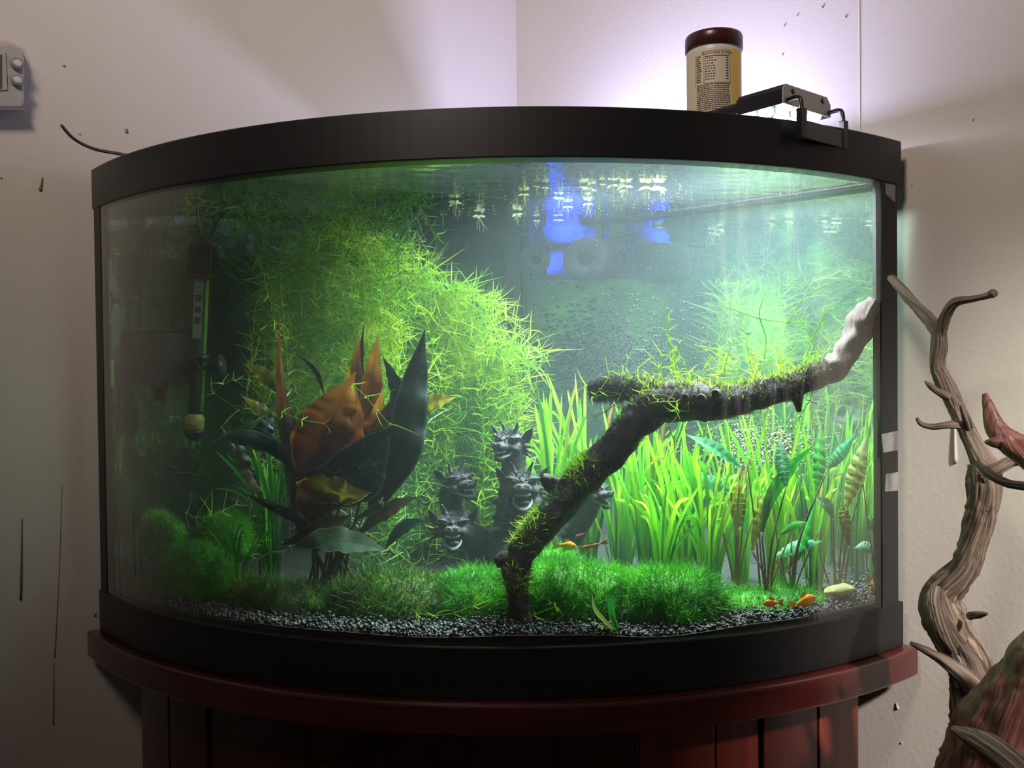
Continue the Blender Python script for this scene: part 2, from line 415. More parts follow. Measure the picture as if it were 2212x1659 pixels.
# marks on the walls: small flat drips
def on_left(px, py, off=.0): return airp(px, py, N_L, WC - off)
def on_right(px, py, off=.0): return airp(px, py, N_R, WC - off)
DRIP = mat('dried_drip', (.16, .09, .06), .5); DRIPW = mat('paint_run', (.52, .47, .41), .5); DRIPF = mat('faint_run', (.30, .24, .19), .6)
def drip(fn, x0, y0, x1, y1, w, m, parent):
    P = crom([fn(x0, y0, .0006), fn((x0 * .6 + x1 * .4), (y0 + y1) / 2, .0006), fn(x1, y1, .0006)], 5)
    s = arad(P[0], w); r = s * np.linspace(.35, 1, len(P)); r[-1] *= .8
    o = geo('drip', tube(P, r, 6), m, parent)
    return o
for a in [(92, 383, 87, 412, 3, DRIP), (274, 278, 274, 287, 3, DRIP), (48, 1120, 45, 1296, 2.2, DRIP), (116, 1430, 115, 1565, 1.6, DRIPF),
          (134, 1050, 118, 1420, 1, DRIPF), (138, 140, 139, 143, 3, DRIPF), (172, 288, 173, 290, 2, DRIPF), (206, 1325, 205, 1331, 2.5, DRIP), (2, 383, 3, 385, 2, DRIP)]:
    drip(on_left, *a, wl)
for a in [(2062, 900, 2064, 1000, 4, DRIPW), (1936, 1519, 1940, 1532, 2.2, DRIPW), (1946, 1602, 1949, 1606, 1.4, DRIPW), (1777, 13, 1778, 16, 3, DRIP), (1722, 32, 1723, 34, 2, DRIPF),
          (1694, 55, 1695, 57, 3, DRIPF), (1826, 34, 1828, 38, 2, DRIPF), (1690, 117, 1691, 119, 2, DRIPF), (2104, 255, 2100, 259, 2.4, DRIPW), (1969, 399, 1970, 401, 2, DRIPW), (2088, 1115, 2090, 1120, 3, DRIPW)]:
    drip(on_right, *a, wr)
# fine wallboard seam on the right wall
P0, P1 = on_right(1856, 0, .0005), on_right(1858, 290, .0005)
SEAMM = mat('pale_seam', (.85, .80, .78), .5)
geo('seam', tube([P0 + np.array([0, 0, .4]), P1 - np.array([0, 0, .5])], .0006, 4), SEAMM, wr)

# ------------------------------------------------------------------ stand
MAHO = wood_material('mahogany', (.030, .004, .004), (.065, .010, .008), .30, (6, 6, .9), 3, coat=.5)
MAHO2 = wood_material('mahogany_light', (.10, .014, .010), (.22, .036, .022), .35, (8, 8, .8), 3, coat=.4)
MAHO_T = wood_material('mahogany_top', (.035, .005, .005), (.075, .010, .009), .25, (1.2, 1.2, 14), 3, coat=.6)
st = thing('aquarium_stand', 'dark red mahogany bow front corner stand under the fish tank', 'stand', (0, .1, -.75))
out_top = bow(.0125, CW + .016, 72) + [(0, CW + .018)]
t = geo('stand_top', prism(out_top, -.0325, -.0005), MAHO_T, st, smooth=False); bevel(t, .004, 3)
seams = [313, 373, 455, 667, 835, 1015, 1197, 1380, 1545, 1642, 1762, 1850]
rb = -.045
angs = []
for s in seams:
    P, d = cyl(s, 1625, R0 + rb); angs.append(math.atan2(P[0], CY - P[1]))
light_boards = {7, 8, 10}
for i in range(len(seams) - 1):
    a0, a1 = angs[i], angs[i + 1]; gap = .0018 if i in (0, 1, 8, 9, 10) else .0006
    r = R0 + rb + (.004 if i in (0, 1, 9, 10) else .0)
    ts = np.linspace(a0 + gap / r, a1 - gap / r, 7)
    o1 = [(r * math.sin(t_), CY - r * math.cos(t_)) for t_ in ts]; o2 = [((r - .016) * math.sin(t_), CY - (r - .016) * math.cos(t_)) for t_ in ts][::-1]
    b = geo('board', prism(o1 + o2, -.72, -.0325), MAHO2 if i in light_boards else MAHO, st, smooth=False); bevel(b, .001, 2)
ca = [(.9 * math.sin(t_) * (R0 + rb - .017), CY - (R0 + rb - .017) * math.cos(t_)) for t_ in np.linspace(angs[0], angs[-1], 30)]
geo('carcass', prism([(x / .9, y) for x, y in ca] + [(0, .45)], -.745, -.034), mat('dark_carcass', (.01, .004, .004), .7), st, smooth=False)
geo('plinth', prism([(x / .9 * 1.005, y) for x, y in ca] + [(0, .455)], -.75, -.72), MAHO, st, smooth=False)

# ------------------------------------------------------------------ aquarium
aq = thing('aquarium', 'large bow front corner fish tank with black rims on the mahogany stand', 'aquarium', (0, .1, 0))
def corner_out(off, s, n=72): return bow(off, s, n) + [(0, s)]
top = geo('top_rim', ring(corner_out(0, CW), corner_out(-.028, CW - .04), .512, .56), RIM, aq, smooth=False); bevel(top, .0015)
for off, z0, z1, nm in ((-.0005, .5117, .5123, 'rim_lip'),): pass
bot = geo('bottom_rim', ring(corner_out(0, CW + .002), corner_out(-.013, CW - .02), 0, .0498), RIM, aq, smooth=False); bevel(bot, .0015)
geo('bottom_pane', prism(corner_out(-.014, CW - .022), .012, .018), SILI, aq, smooth=False)
PANE = pane_material('front_pane', (.985, 1, .99), 2.3)
def arc_slab(r1, r0, a, z0, z1, n=72):
    ts = np.linspace(-a, a, n)
    o1 = [(r1 * math.sin(t_), CY - r1 * math.cos(t_)) for t_ in ts]; o2 = [(r0 * math.sin(t_), CY - r0 * math.cos(t_)) for t_ in ts][::-1]
    v, f = prism(o1 + o2, z0, z1); return v, f[:n - 1] + f[n:2 * n - 1]
AE = math.asin(.4655 / R0)
geo('front_pane', arc_slab(R0 - .0025, R0 - .0075, AE, .045, .52), PANE, aq)
# black silicone corner seams, wide at the ends
def strip_on_bow(px0, px1, r, z0, z1, thick, m, name, parent, n=6):
    A = []
    for px in (px0, px1):
        P, d = cyl(px, 800, r); A.append(math.atan2(P[0], CY - P[1]))
    ts = np.linspace(A[0], A[1], n)
    o1 = [(r * math.sin(t_), CY - r * math.cos(t_)) for t_ in ts]; o2 = [((r - thick) * math.sin(t_), CY - (r - thick) * math.cos(t_)) for t_ in ts][::-1]
    return geo(name, prism(o1 + o2, z0, z1), m, parent, smooth=False)
strip_on_bow(1905, 1939, R0 - .0015, .048, .514, .014, SILI, 'corner_seam', aq)
strip_on_bow(209, 221, R0 - .0015, .048, .514, .014, SILI, 'corner_seam', aq)
geo('back_seam', prism([(-.012, .449), (.006, .452), (0, .466)], .03, .535), SILI, aq, smooth=False)
# water body
wo = bow(-.008, CW - .011, 72) + [(0, CW - .011)]
v, f = prism(wo, .019, .5145)
n_ = len(wo); f = f[:n_] + [tuple(2 * n_ + k for k in f[n_])] + [tuple(3 * n_ + k - n_ for k in f[n_ + 1])]
v = list(v) + list(v[:n_]) + list(v[n_:2 * n_])
k_ = len(v); v += [v[n_ - 2], v[n_ - 1], v[0], v[2 * n_ - 2], v[2 * n_ - 1], v[n_]]   # back panes get corners of their own
f[n_ - 2] = (k_, k_ + 1, k_ + 4, k_ + 3); f[n_ - 1] = (k_ + 1, k_ + 2, k_ + 5, k_ + 4)
me = mesh_from('water', v, f, water_material(), smooth=False)
me.polygons.foreach_set('use_smooth', [i < 71 for i in range(len(f))])
at_ = me.attributes.new('side', 'FLOAT', 'FACE')
vals = [1.0] * (n_ - 2) + [0, 0] + [0, 2.0]
at_.data.foreach_set('value', vals)
wat = link('water', me); wat['kind'] = 'stuff'; wat['label'] = 'murky green tank water filling the bow front aquarium'; wat['category'] = 'water'
# tape scraps on the right edge
TAPE = mat('clear_tape', (.26, .26, .25), .22, color2=(.12, .12, .12), scale=45, stretch=(1, 1, .6))
def tape(pxy):
    V = []
    for px, py in pxy:
        P, d = cyl(px, py, R0 - .0008); V.append(P)
    n = len(V); nn = [nz(np.array([P[0], P[1] - CY, 0])) * .0006 for P in V]
    V = V + [P - k * 1.2 for P, k in zip(V, nn)]
    return V, [tuple(range(n)), tuple(range(2 * n - 1, n - 1, -1))] + [(i, n + i, n + (i + 1) % n, (i + 1) % n) for i in range(n)]
for p_ in ([(1914, 396), (1934, 400), (1934, 437), (1926, 432), (1914, 420)], [(1905, 938), (1942, 930), (1942, 972), (1908, 978)], [(1914, 1024), (1940, 1020), (1940, 1060), (1912, 1062)]):
    geo('tape_scrap', tape(p_), TAPE, aq, smooth=False)
# meniscus: thin line of water on the back panes, LED's blue reflection painted in
for sgn in (-1, 1):
    a_ = np.array([0, CW - .013, .5125]); b_ = np.array([sgn * .447, CW - .013 - .447, .5125])
    geo('waterline', tube([a_, b_], .0007, 6), mat('meniscus_glint', (.30, .45, .80), .1), aq)

# ------------------------------------------------------------------ light fixture
lf = thing('aquarium_light', 'long black LED light bar reaching back over the rim from the right front', 'light fixture', (c0.x, c0.y, BAR_Z))
Dn = np.array(BAR_D); Nn = np.array(BAR_N); Zn = np.array([0, 0, 1.])
A3 = np.array([BAR_A.x, BAR_A.y, 0])
def barpt(s, w, z): return A3 + Dn * s + Nn * w + Zn * z
H_B = .020
prof = [(0, BAR_Z), (BAR_W, BAR_Z), (BAR_W, BAR_Z + .013), (BAR_W - .007, BAR_Z + H_B), (.004, BAR_Z + H_B), (0, BAR_Z + H_B - .005)]
def extrude_prof(prof, s0, s1):
    n = len(prof); V = [barpt(s0, w, z) for w, z in prof] + [barpt(s1, w, z) for w, z in prof]
    return V, [(i, (i + 1) % n, n + (i + 1) % n, n + i) for i in range(n)] + [tuple(range(n))[::-1], tuple(n + i for i in range(n))]
NAVY = mat('black_anodised', (.012, .012, .02), .35, metal=.2)
prof2 = [(0.003, BAR_Z + .003), (BAR_W - .003, BAR_Z + .003), (BAR_W - .003, BAR_Z + .012), (BAR_W - .01, BAR_Z + H_B - .005), (.006, BAR_Z + H_B - .005), (.003, BAR_Z + H_B - .009)]
geo('housing', extrude_prof(prof2, .055, BAR_LEN), NAVY, lf, False)
geo('end_block', extrude_prof(prof, .0, .055), NAVY, lf, False)
geo('end_cap', extrude_prof(prof, -.0015, .0), mat('brushed_end_cap', (.42, .42, .38), .45, metal=.1), lf, False)
for w in (.016, .070):
    geo('screw', lathe([(.0026, 0), (.0026, .0008)], barpt(-.0015, w, BAR_Z + .0145), -Dn, 12), BLACK, lf)
LEDM = mat('led_glow', (.78, .85, 1), .3, emis=30)
k_ = 0
for i in range(14):
    for w in (.016, .043, .070):
        s = .009 + i * .021
        geo('diode', lathe([(.0085, 0), (.0075, -.005), (.004, -.0066)], barpt(s, w, BAR_Z + .003), Zn, 10), LEDM, lf)
WIRE = mat('black_wire', (.01, .01, .012), .3)
for w in (.006, .082):
    ax_ = [barpt(.0, w, BAR_Z + .004), barpt(-.014, w, BAR_Z + .004), barpt(-.018, w, BAR_Z - .004), barpt(-.018, w, BAR_Z - .030)]
    geo('bracket_wire', tube(crom(ax_, 4), .0022, 8), WIRE, lf)
    boxo('bracket_foot', barpt(-.018, w, .553), .008, .008, .030, WIRE, lf, ax=(Dn, Nn, Zn), bv=.001)
boxo('bracket_plate', barpt(-.019, .044, .548), .0025, .080, .018, mat('bracket_grey', (.05, .05, .052), .35), lf, ax=(Dn, Nn, Zn), bv=.0008)

# ------------------------------------------------------------------ jar of food
JB = BAR_Z + H_B - .005
d_ = airp(1543, 240, N_R, float(np.dot([BAR_A.x, BAR_A.y, 0], N_R)) + BAR_W * .5); JX, JY = d_[0], d_[1]
jr = 56 * (np.hypot(JX - O[0], JY - O[1])) / FPX
JH = (airz(1543, 78, 1)[2])
JH = O[2] + (ray(1543, 80)[2] / math.hypot(*ray(1543, 80)[:2])) * math.hypot(JX - O[0], JY - O[1]) - JB   # height up to the lid top
jar = thing('food_jar', 'cream cylindrical fish food jar with maroon lid standing on the light bar', 'jar', (JX, JY, JB))
CREAM = mat('cream_label', (.62, .54, .40), .5)
KZ = JH / .086
geo('body', lathe([(jr * .93, 0), (jr, .003), (jr, .070 * KZ), (jr * .96, .074 * KZ)], (JX, JY, JB), seg=48), mat('jar_white', (.62, .60, .60), .4), jar)
geo('lid', lathe([(jr * 1.0, .070 * KZ), (jr * 1.06, .0705 * KZ), (jr * 1.06, .083 * KZ), (jr * 1.03, .0855 * KZ), (jr * .9, .086 * KZ)], (JX, JY, JB), seg=48), mat('maroon_lid', (.055, .012, .016), .3), jar)
TH0 = math.atan2(O[1] - JY, O[0] - JX)     # direction to the viewer
def wrap(th0, th1, z0, z1, off, n=20):
    V = []; th0 += TH0; th1 += TH0
    for z in (z0, z1):
        for k in range(n + 1):
            t_ = th0 + (th1 - th0) * k / n; V.append((JX + (jr + off) * math.cos(t_), JY + (jr + off) * math.sin(t_), JB + z * KZ))
    return V, [(k, k + 1, n + 2 + k, n + 1 + k) for k in range(n)]
def jarx(u): return math.asin(max(-1, min(1, u)))   # u -1..1 across as seen
geo('label', wrap(-1.5, .72, .0035, .066, .0003), CREAM, jar)
geo('yellow_band', wrap(jarx(.64), jarx(.95), .0035, .066, .0004), mat('yellow_print', (.72, .50, .03), .45), jar)
INK = mat('brown_ink', (.07, .045, .03), .6)
def text_on_jar(s, u, z, size, parent):
    c = bpy.data.curves.new('t', 'FONT'); c.body = s; c.size = size; c.align_x = 'CENTER'; c.extrude = 0
    o = bpy.data.objects.new('t', c); COL.objects.link(o); bpy.context.view_layer.update()
    m_ = bpy.data.meshes.new_from_object(o.evaluated_get(bpy.context.evaluated_depsgraph_get())); bpy.data.objects.remove(o)
    for v_ in m_.vertices:
        t_ = TH0 + math.asin(u) + v_.co.x / jr; zz = z * KZ + v_.co.y
        v_.co = (JX + (jr + .0007) * math.cos(t_), JY + (jr + .0007) * math.sin(t_), JB + zz)
    m_.materials.clear(); m_.materials.append(INK)
    return link('print', m_, parent)
text_on_jar('Guaranteed Analysis', .12, .0600, .0042, jar)
geo('print', wrap(jarx(-.32), jarx(.52), .0575, .0584, .0006), INK, jar)
ln = []
for r_ in range(9):
    z = .0555 - r_ * .0026
    a0 = -.32
    while a0 < -.02 + .06 * random.random():
        w_ = .03 + .07 * random.random(); ln.append(wrap(jarx(a0), jarx(a0 + w_), z, z + .0011, .0006, 3)); a0 += w_ + .03
    ln.append(wrap(jarx(.42), jarx(.50), z, z + .0011, .0006, 3))
for r_ in range(14):
    z = .0295 - r_ * .0019; a0 = -.60
    while a0 < .52:
        w_ = .03 + .08 * random.random(); ln.append(wrap(jarx(a0), jarx(min(.56, a0 + w_)), z, z + .001, .0006, 3)); a0 += w_ + .02
for r_ in range(13):
    z = .0585 - r_ * .0021; w_ = .1 + .1 * random.random(); ln.append(wrap(jarx(-.62), jarx(-.62 + w_), z, z + .0009, .0006, 3))
for (u0, u1, z0, z1) in [(-.36, -.35, .031, .063), (.555, .565, .031, .063), (-.36, .565, .0628, .0632), (-.36, .565, .031, .0314), (-.66, -.65, .03, .06)]:
    ln.append(wrap(jarx(u0), jarx(u1), z0, z1, .0006, 8))
geo('fine_print', join(*ln), INK, jar, False)

# ------------------------------------------------------------------ thermostat
tp = on_left(20, 175)
th = thing('thermostat', 'white wall thermostat with two round buttons at the left edge', 'thermostat', tp)
dL = np.array([.70711, .70711, 0]); nL = np.array([.70711, -.70711, 0])
def tl(px, py, off): return on_left(px, py, off)
def plate(pxy, off0, off1):
    a = [on_left(x, y, off1) for x, y in pxy]; b = [on_left(x, y, off0) for x, y in pxy]; n = len(a)
    return a + b, [tuple(range(n)), tuple(range(2 * n - 1, n - 1, -1))] + [(i, n + i, n + (i + 1) % n, (i + 1) % n) for i in range(n)]
b = geo('body', plate([(-90, 95), (30, 95), (46, 104), (52, 125), (52, 222), (46, 233), (-90, 233)], 0, .020), WHITE, th, False); bevel(b, .003)
b = geo('cover', plate([(-90, 84), (20, 88), (52, 104), (66, 130), (66, 180), (58, 222), (50, 232), (-90, 230)], .0205, .0215), pane_material('clear_cover', (.95, .95, .96), 1.0), th, False)
geo('screen', plate([(-40, 118), (4, 118), (4, 190), (-40, 190)], .0218, .0228), mat('lcd_green', (.10, .11, .07), .2), th, False)
geo('screen_bezel', plate([(-45, 112), (12, 112), (16, 194), (-45, 196)], .0206, .0217), mat('bezel_grey', (.42, .40, .38), .4), th, False)
for y in (139, 175):
    geo('button', lathe([(.0068, 0), (.0068, .003), (.0055, .004)], on_left(37, y, .0216), nL, 20), mat('button_ring', (.25, .24, .23), .4), th)
    geo('button_face', lathe([(.0042, .0035), (.0042, .0048), (.003, .0053)], on_left(37, y, .0216), nL, 20), WHITE, th)
b = geo('bottom_shadow', plate([(-90, 232), (50, 232), (50, 237), (-90, 237)], 0, .023), mat('lip_shadow_grey', (.22, .20, .21), .5), th, False)  # dark strip put in for the shadow line under the body

# ------------------------------------------------------------------ strap behind the left end of the rim
P = crom([on_left(131, 269, .09), on_left(160, 300, .088), on_left(205, 322, .08), on_left(268, 334, .07), on_left(300, 342, .06)], 6)
o = geo('airline_tube', tube(P, [.0014] + [.0019] * (len(P) - 1), 8), mat('dark_tube', (.05, .035, .035), .35)); tag(o, 'dark thin tube end curling up behind the left end of the top rim', 'tube')
# black cord at the right edge, upper length standing in for driftwood's reflection
P = crom([air(1941, 880, .055), air(1944, 960, .06), air(1945, 1100, .06), air(1952, 1180, .055), air(1951, 1250, .055), air(1944, 1290, .055)], 6)
o = geo('cable_and_reflection', tube(P, np.interp(np.arange(len(P)), [0, 12, 18, 24, len(P) - 1], [.001, .0015, .003, .004, .0025]), 8), BLACK); tag(o, 'black cable behind the right edge of the tank, upper part a modelled reflection', 'cable')

# ================================================================== inside the tank
def inside(p, m=.0):
    x, y = p[0], p[1]
    return abs(x) + y < CW - .012 - m and math.hypot(x, y - CY) < RW - .002 - m
def Z0(x, y):            # height of the gravel bed
    return .0545 + .026 * max(0, min(1, (RW - math.hypot(x, y - CY)) / .35)) ** 1.6 + .006 * noise.noise(Vector((x * 9, y * 9, 3)))

# ---- gravel bed
GR = 46
gv, gf = [], []
oc = bow(-.0085, CW - .0115, 60)
ys = np.linspace(0, 1, 26)
for j, t_ in enumerate(ys):
    for (x, y) in oc:
        X, Y = x * (1 - t_), y * (1 - t_) + (CW - .013) * t_
        gv.append((X, Y, Z0(X, Y)))
n_ = len(oc)
for j in range(len(ys) - 1):
    for i in range(n_ - 1): gf.append((j * n_ + i, j * n_ + i + 1, (j + 1) * n_ + i + 1, (j + 1) * n_ + i))
k0 = len(gv); gv += [(x, y, .019) for x, y in oc] + [(0, CW - .013, .019)]
for i in range(n_ - 1): gf.append((i, k0 + i, k0 + i + 1, i + 1))
GRAV = mat('dark_gravel', (.006, .007, .006), .9, color2=(.022, .024, .020), scale=160, bump=.8, bscale=260)
gb = geo('gravel_bed', (gv, gf), GRAV, smooth=False); tag(gb, kind='stuff', label='dark grey gravel bed on the tank floor', cat='gravel')
# grains along the front
ico = [(0, 0, -1), (.72, -.53, -.45), (-.28, -.85, -.45), (-.89, 0, -.45), (-.28, .85, -.45), (.72, .53, -.45), (.28, -.85, .45), (-.72, -.53, .45), (-.72, .53, .45), (.28, .85, .45), (.89, 0, .45), (0, 0, 1)]
icf = [(0, 1, 2), (1, 0, 5), (0, 2, 3), (0, 3, 4), (0, 4, 5), (1, 5, 10), (2, 1, 6), (3, 2, 7), (4, 3, 8), (5, 4, 9), (1, 10, 6), (2, 6, 7), (3, 7, 8), (4, 8, 9), (5, 9, 10), (6, 10, 11), (7, 6, 11), (8, 7, 11), (9, 8, 11), (10, 9, 11)]
ICO, ICF = np.array(ico), np.array(icf)
def grains(n, pick, size, name, m, label):
    V, Fq = [], []; k = 0
    while k < n:
        p = pick()
        if not inside(p, .001): continue
        s = size * RNG.uniform(.5, 1.25); A = np.linalg.qr(RNG.normal(size=(3, 3)))[0]
        v_ = (ICO * RNG.uniform(.7, 1.25, (12, 1)) * s * np.array([1, .8, .65])) @ A + p
        V.append(v_); Fq.append(ICF + 12 * k); k += 1
    o = link(name, fast_mesh(name, np.vstack(V), np.vstack(Fq), m, False)); return tag(o, label, 'gravel', kind='stuff')
def pick_front():
    a = RNG.uniform(-.76, .76); r = RW - .004 - abs(RNG.normal(0, .05)); x, y = r * math.sin(a), CY - r * math.cos(a)
    return np.array([x, y, Z0(x, y) + RNG.uniform(-.001, .003) + .006 * RNG.uniform() * (RNG.uniform() < .25)])
def pick_wall():
    a = RNG.uniform(-.76, .76); r = RW - .0045; x, y = r * math.sin(a), CY - r * math.cos(a)
    return np.array([x, y, RNG.uniform(.048, Z0(x, y) + .002)])
grains(9500, pick_front, .0026, 'gravel', mat('gravel_grain', (.022, .024, .024), .55, color2=(.065, .07, .062), scale=90), 'dark grey gravel grains along the front of the tank')
grains(1500, pick_wall, .0022, 'gravel', MATS['gravel_grain'], 'dark gravel grains pressed against the front pane')
grains(420, pick_front, .0022, 'gravel', mat('pale_grain', (.22, .24, .17), .5, color2=(.40, .42, .28), scale=50), 'scattered pale grains in the dark gravel')

# ---- generic leaf: ribbon along points (px,py,Y) with px half widths
def leaf_mesh(name, pts, wid, m, roll=0., fold=.25, ripple=.0, nseg=14, ncols=4, twist=0., curl=0., world=False, freq=5):
    P = [at(*p) for p in pts] if not world else [np.array(p, float) for p in pts]
    P = crom(P, max(2, nseg // (len(P) - 1))); n = len(P)
    T = np.gradient(P, axis=0); T /= np.linalg.norm(T, axis=1)[:, None] + 1e-12
    V, UV = [], []; ph = RNG.uniform(0, 6)
    wf = wid if callable(wid) else (lambda t: wid)
    for i in range(n):
        t = i / (n - 1)
        view = nz(P[i] - O); side = np.cross(T[i], view)
        side = nz(side) if np.linalg.norm(side) > .05 else np.array([1., 0, 0]); nrm = np.cross(side, T[i])
        a = roll + twist * (t - .5); s = side * math.cos(a) + nrm * math.sin(a); q = -side * math.sin(a) + nrm * math.cos(a)
        w = wf(t)
        for k in range(ncols + 1):
            u = k / ncols * 2 - 1
            V.append(P[i] + s * w * u + q * w * (fold * abs(u) + curl * u * u + ripple * u * math.sin(freq * t * 6 + ph + (1.6 if u > 0 else 0))))
            UV.append((k / ncols, t))
    Fc = [(i * (ncols + 1) + k, i * (ncols + 1) + k + 1, (i + 1) * (ncols + 1) + k + 1, (i + 1) * (ncols + 1) + k) for i in range(n - 1) for k in range(ncols)]
    return mesh_from(name, V, Fc, m, True, UV)
def lance(w, peak=.4, base=.12):
    def f(t):
        if t < peak: return w * (base + (1 - base) * math.sin(PI / 2 * t / peak) ** 1.2)
        return w * max(.02, math.cos(PI / 2 * (t - peak) / (1 - peak)) ** 1.25)
    return f
def strap(w):
    return lambda t: w * (.55 + .45 * min(1, t * 4)) * (1 if t < .8 else max(.05, math.sqrt(max(0, 1 - ((t - .8) / .2) ** 2))))

# ---- big dark plant
DL = dict(
 bronze=attr_leaf('leaf_bronze', (.040, .008, .004), (.20, .05, .008), (.52, .22, .02), (.30, .12, .015), .45, .40),
 bronzetip=attr_leaf('leaf_bronze_tip', (.010, .016, .008), (.016, .020, .008), (.40, .15, .02), (.10, .06, .02), .45, .35, .12),
 dark=attr_leaf('leaf_dark', (.006, .010, .006), (.009, .020, .013), (.020, .036, .024), (.04, .09, .075), .35, .12),
 teal=attr_leaf('leaf_teal', (.006, .016, .012), (.014, .040, .032), (.05, .11, .09), (.09, .18, .15), .4, .12),
 olive=attr_leaf('leaf_olive', (.05, .05, .006), (.22, .20, .012), (.38, .34, .04), (.40, .34, .05), .45, .45),
 rimmed=attr_leaf('leaf_rimmed', (.30, .26, .015), (.26, .22, .015), (.12, .10, .02), (.012, .016, .010), .45, .4),
 pale=attr_leaf('leaf_pale', (.05, .10, .05), (.16, .30, .20), (.30, .44, .32), (.36, .42, .20), .6, .2, .5),
 brown=attr_leaf('leaf_brown', (.02, .016, .006), (.05, .032, .010), (.06, .05, .016), (.05, .09, .05), .5, .3))
Yp = -.035
def zp(x, y): return 450 + x * .3617, 650 + y * .3617
pl = thing('sword_plant', 'large bronze and dark green broad-leaved plant at the left front of the tank', 'plant', at(740, 1230, Yp))
R_ = lambda w: rad(750, 950, Yp, w) / 2
dark_leaves = [
 ('olive', [(598, 850, .02), (570, 812, .01), (526, 784, .01)], 34, .3, .3), ('olive', [(600, 905, .02), (560, 880, .01), (520, 854, .01)], 24, -.2, .3),
 ('olive', [(880, 900, .03), (930, 870, .02), (989, 856, .01)], 40, .2, .3), ('dark', [(700, 850, .04), (680, 800, .035), (640, 765, .03)], 12, .5, .2),
 ('dark', [(745, 1050, .0), (770, 900, .01), (775, 800, .01), (786, 698, .01)], 30, .4, .4), ('bronzetip', [(760, 1040, .0), (768, 900, .0), (770, 780, .0), (776, 722, .0)], 30, .2, .3),
 ('bronze', [(794, 1010, -.005), (800, 900, -.01), (806, 800, -.01), (817, 719, -.01)], 52, .1, .3),
 ('dark', [(850, 1000, -.0), (855, 860, .0), (845, 810, 0), (826, 769, 0)], 34, .5, .3),
 ('bronze', [(780, 1040, -.02), (800, 960, -.02), (815, 900, -.02), (826, 838, -.02)], 56, .2, .35),
 ('dark', [(822, 1090, -.03), (868, 990, -.045), (885, 890, -.04), (903, 790, -.03), (918, 711, -.03)], 78, .05, .25),
 ('dark', [(800, 1100, -.02), (826, 1000, -.02), (840, 900, -.02), (850, 855, -.02)], 60, .3, .3),
 ('bronze', [(655, 1050, -.05), (690, 960, -.06), (730, 880, -.06), (768, 803, -.05)], 128, -.05, .22),
 ('bronze', [(740, 1040, -.045), (752, 960, -.05), (760, 880, -.05), (752, 785, -.04)], 60, .5, .3),
 ('bronzetip', [(645, 1130, -.045), (632, 1000, -.05), (608, 860, -.05), (602, 690, -.045)], 36, .15, .3),
 ('dark', [(648, 1150, -.04), (640, 1020, -.04), (625, 920, -.04), (612, 860, -.04)], 54, .3, .3),
 ('dark', [(640, 1080, -.055), (720, 1020, -.07), (800, 960, -.075), (880, 905, -.07)], 56, -.2, .25),
 ('dark', [(655, 1120, -.06), (740, 1060, -.07), (800, 1030, -.07), (830, 990, -.07)], 90, -.1, .25),
 ('teal', [(645, 1030, -.06), (600, 975, -.07), (545, 950, -.08), (490, 945, -.08), (448, 968, -.08)], 40, .2, .35), ('teal', [(560, 975, -.06), (570, 930, -.06), (590, 900, -.05)], 46, .3, .3),
 ('rimmed', [(640, 1046, -.07), (700, 1048, -.085), (750, 1068, -.09), (805, 1064, -.085)], 62, -.5, .3),
 ('bronze', [(690, 1140, -.07), (680, 1090, -.075), (700, 1050, -.075), (745, 1030, -.07)], 90, .1, .3),
 ('dark', [(640, 1040, -.075), (670, 1025, -.085), (705, 1022, -.09), (760, 1055, -.085)], 30, -.9, .3),
 ('brown', [(612, 1178, -.06), (680, 1150, -.075), (720, 1130, -.08), (757, 1113, -.08)], 44, -.5, .3),
 ('pale', [(640, 1180, -.07), (700, 1168, -.09), (770, 1172, -.10), (838, 1190, -.10)], 56, -.4, .3),
 ('brown', [(780, 1150, -.05), (820, 1115, -.06), (860, 1090, -.06), (910, 1072, -.06)], 36, -.3, .3), ('brown', [(770, 1120, -.06), (800, 1105, -.07), (825, 1088, -.07), (812, 1090, -.07)], 20, -.2, .3),
 ('teal', [(836, 1180, -.05), (860, 1150, -.06), (890, 1130, -.065), (928, 1126, -.065)], 30, -.3, .3),
 ('brown', [(515, 960, .03), (530, 1000, .03), (545, 1040, .03), (575, 1066, .03)], 50, .3, .3), ('olive', [(660, 1085, -.08), (720, 1075, -.085), (760, 1078, -.085), (795, 1070, -.085)], 30, -.3, .2),
 ('dark', [(700, 1160, -.05), (640, 1120, -.06), (580, 1090, -.07), (520, 1062, -.07)], 24, .2, .3),
]
for c_, pts, w, roll, fold in dark_leaves:
    hw = rad(pts[0][0], pts[0][1], pts[0][2], w) / 2
    long = abs(pts[0][1] - pts[-1][1]) > 150
    o = link('leaf', leaf_mesh('leaf', pts, lance(hw, .38 if long else .45, .22), DL[c_], roll, fold * .8, .26, 20, 6, RNG.uniform(-.6, .6)), pl)
STEM = mat('brown_stem', (.05, .028, .012), .5, color2=(.03, .05, .012), scale=30)
for k in range(20):
    x0 = 690 + RNG.uniform(-30, 90); x1 = 740 + RNG.uniform(-90, 90); y1 = RNG.uniform(1040, 1140)
    a = at(x0, 1275, Yp + RNG.uniform(-.02, .03)); b = at((x0 + x1) / 2 + RNG.uniform(-10, 10), (1275 + y1) / 2, Yp - .02); c = at(x1, y1, Yp + RNG.uniform(-.03, .0))
    a[2] = min(a[2], .075)
    geo('stem', tube(crom([a, b, c], 5), np.linspace(.0018, .0013, 11), 6), STEM, pl)

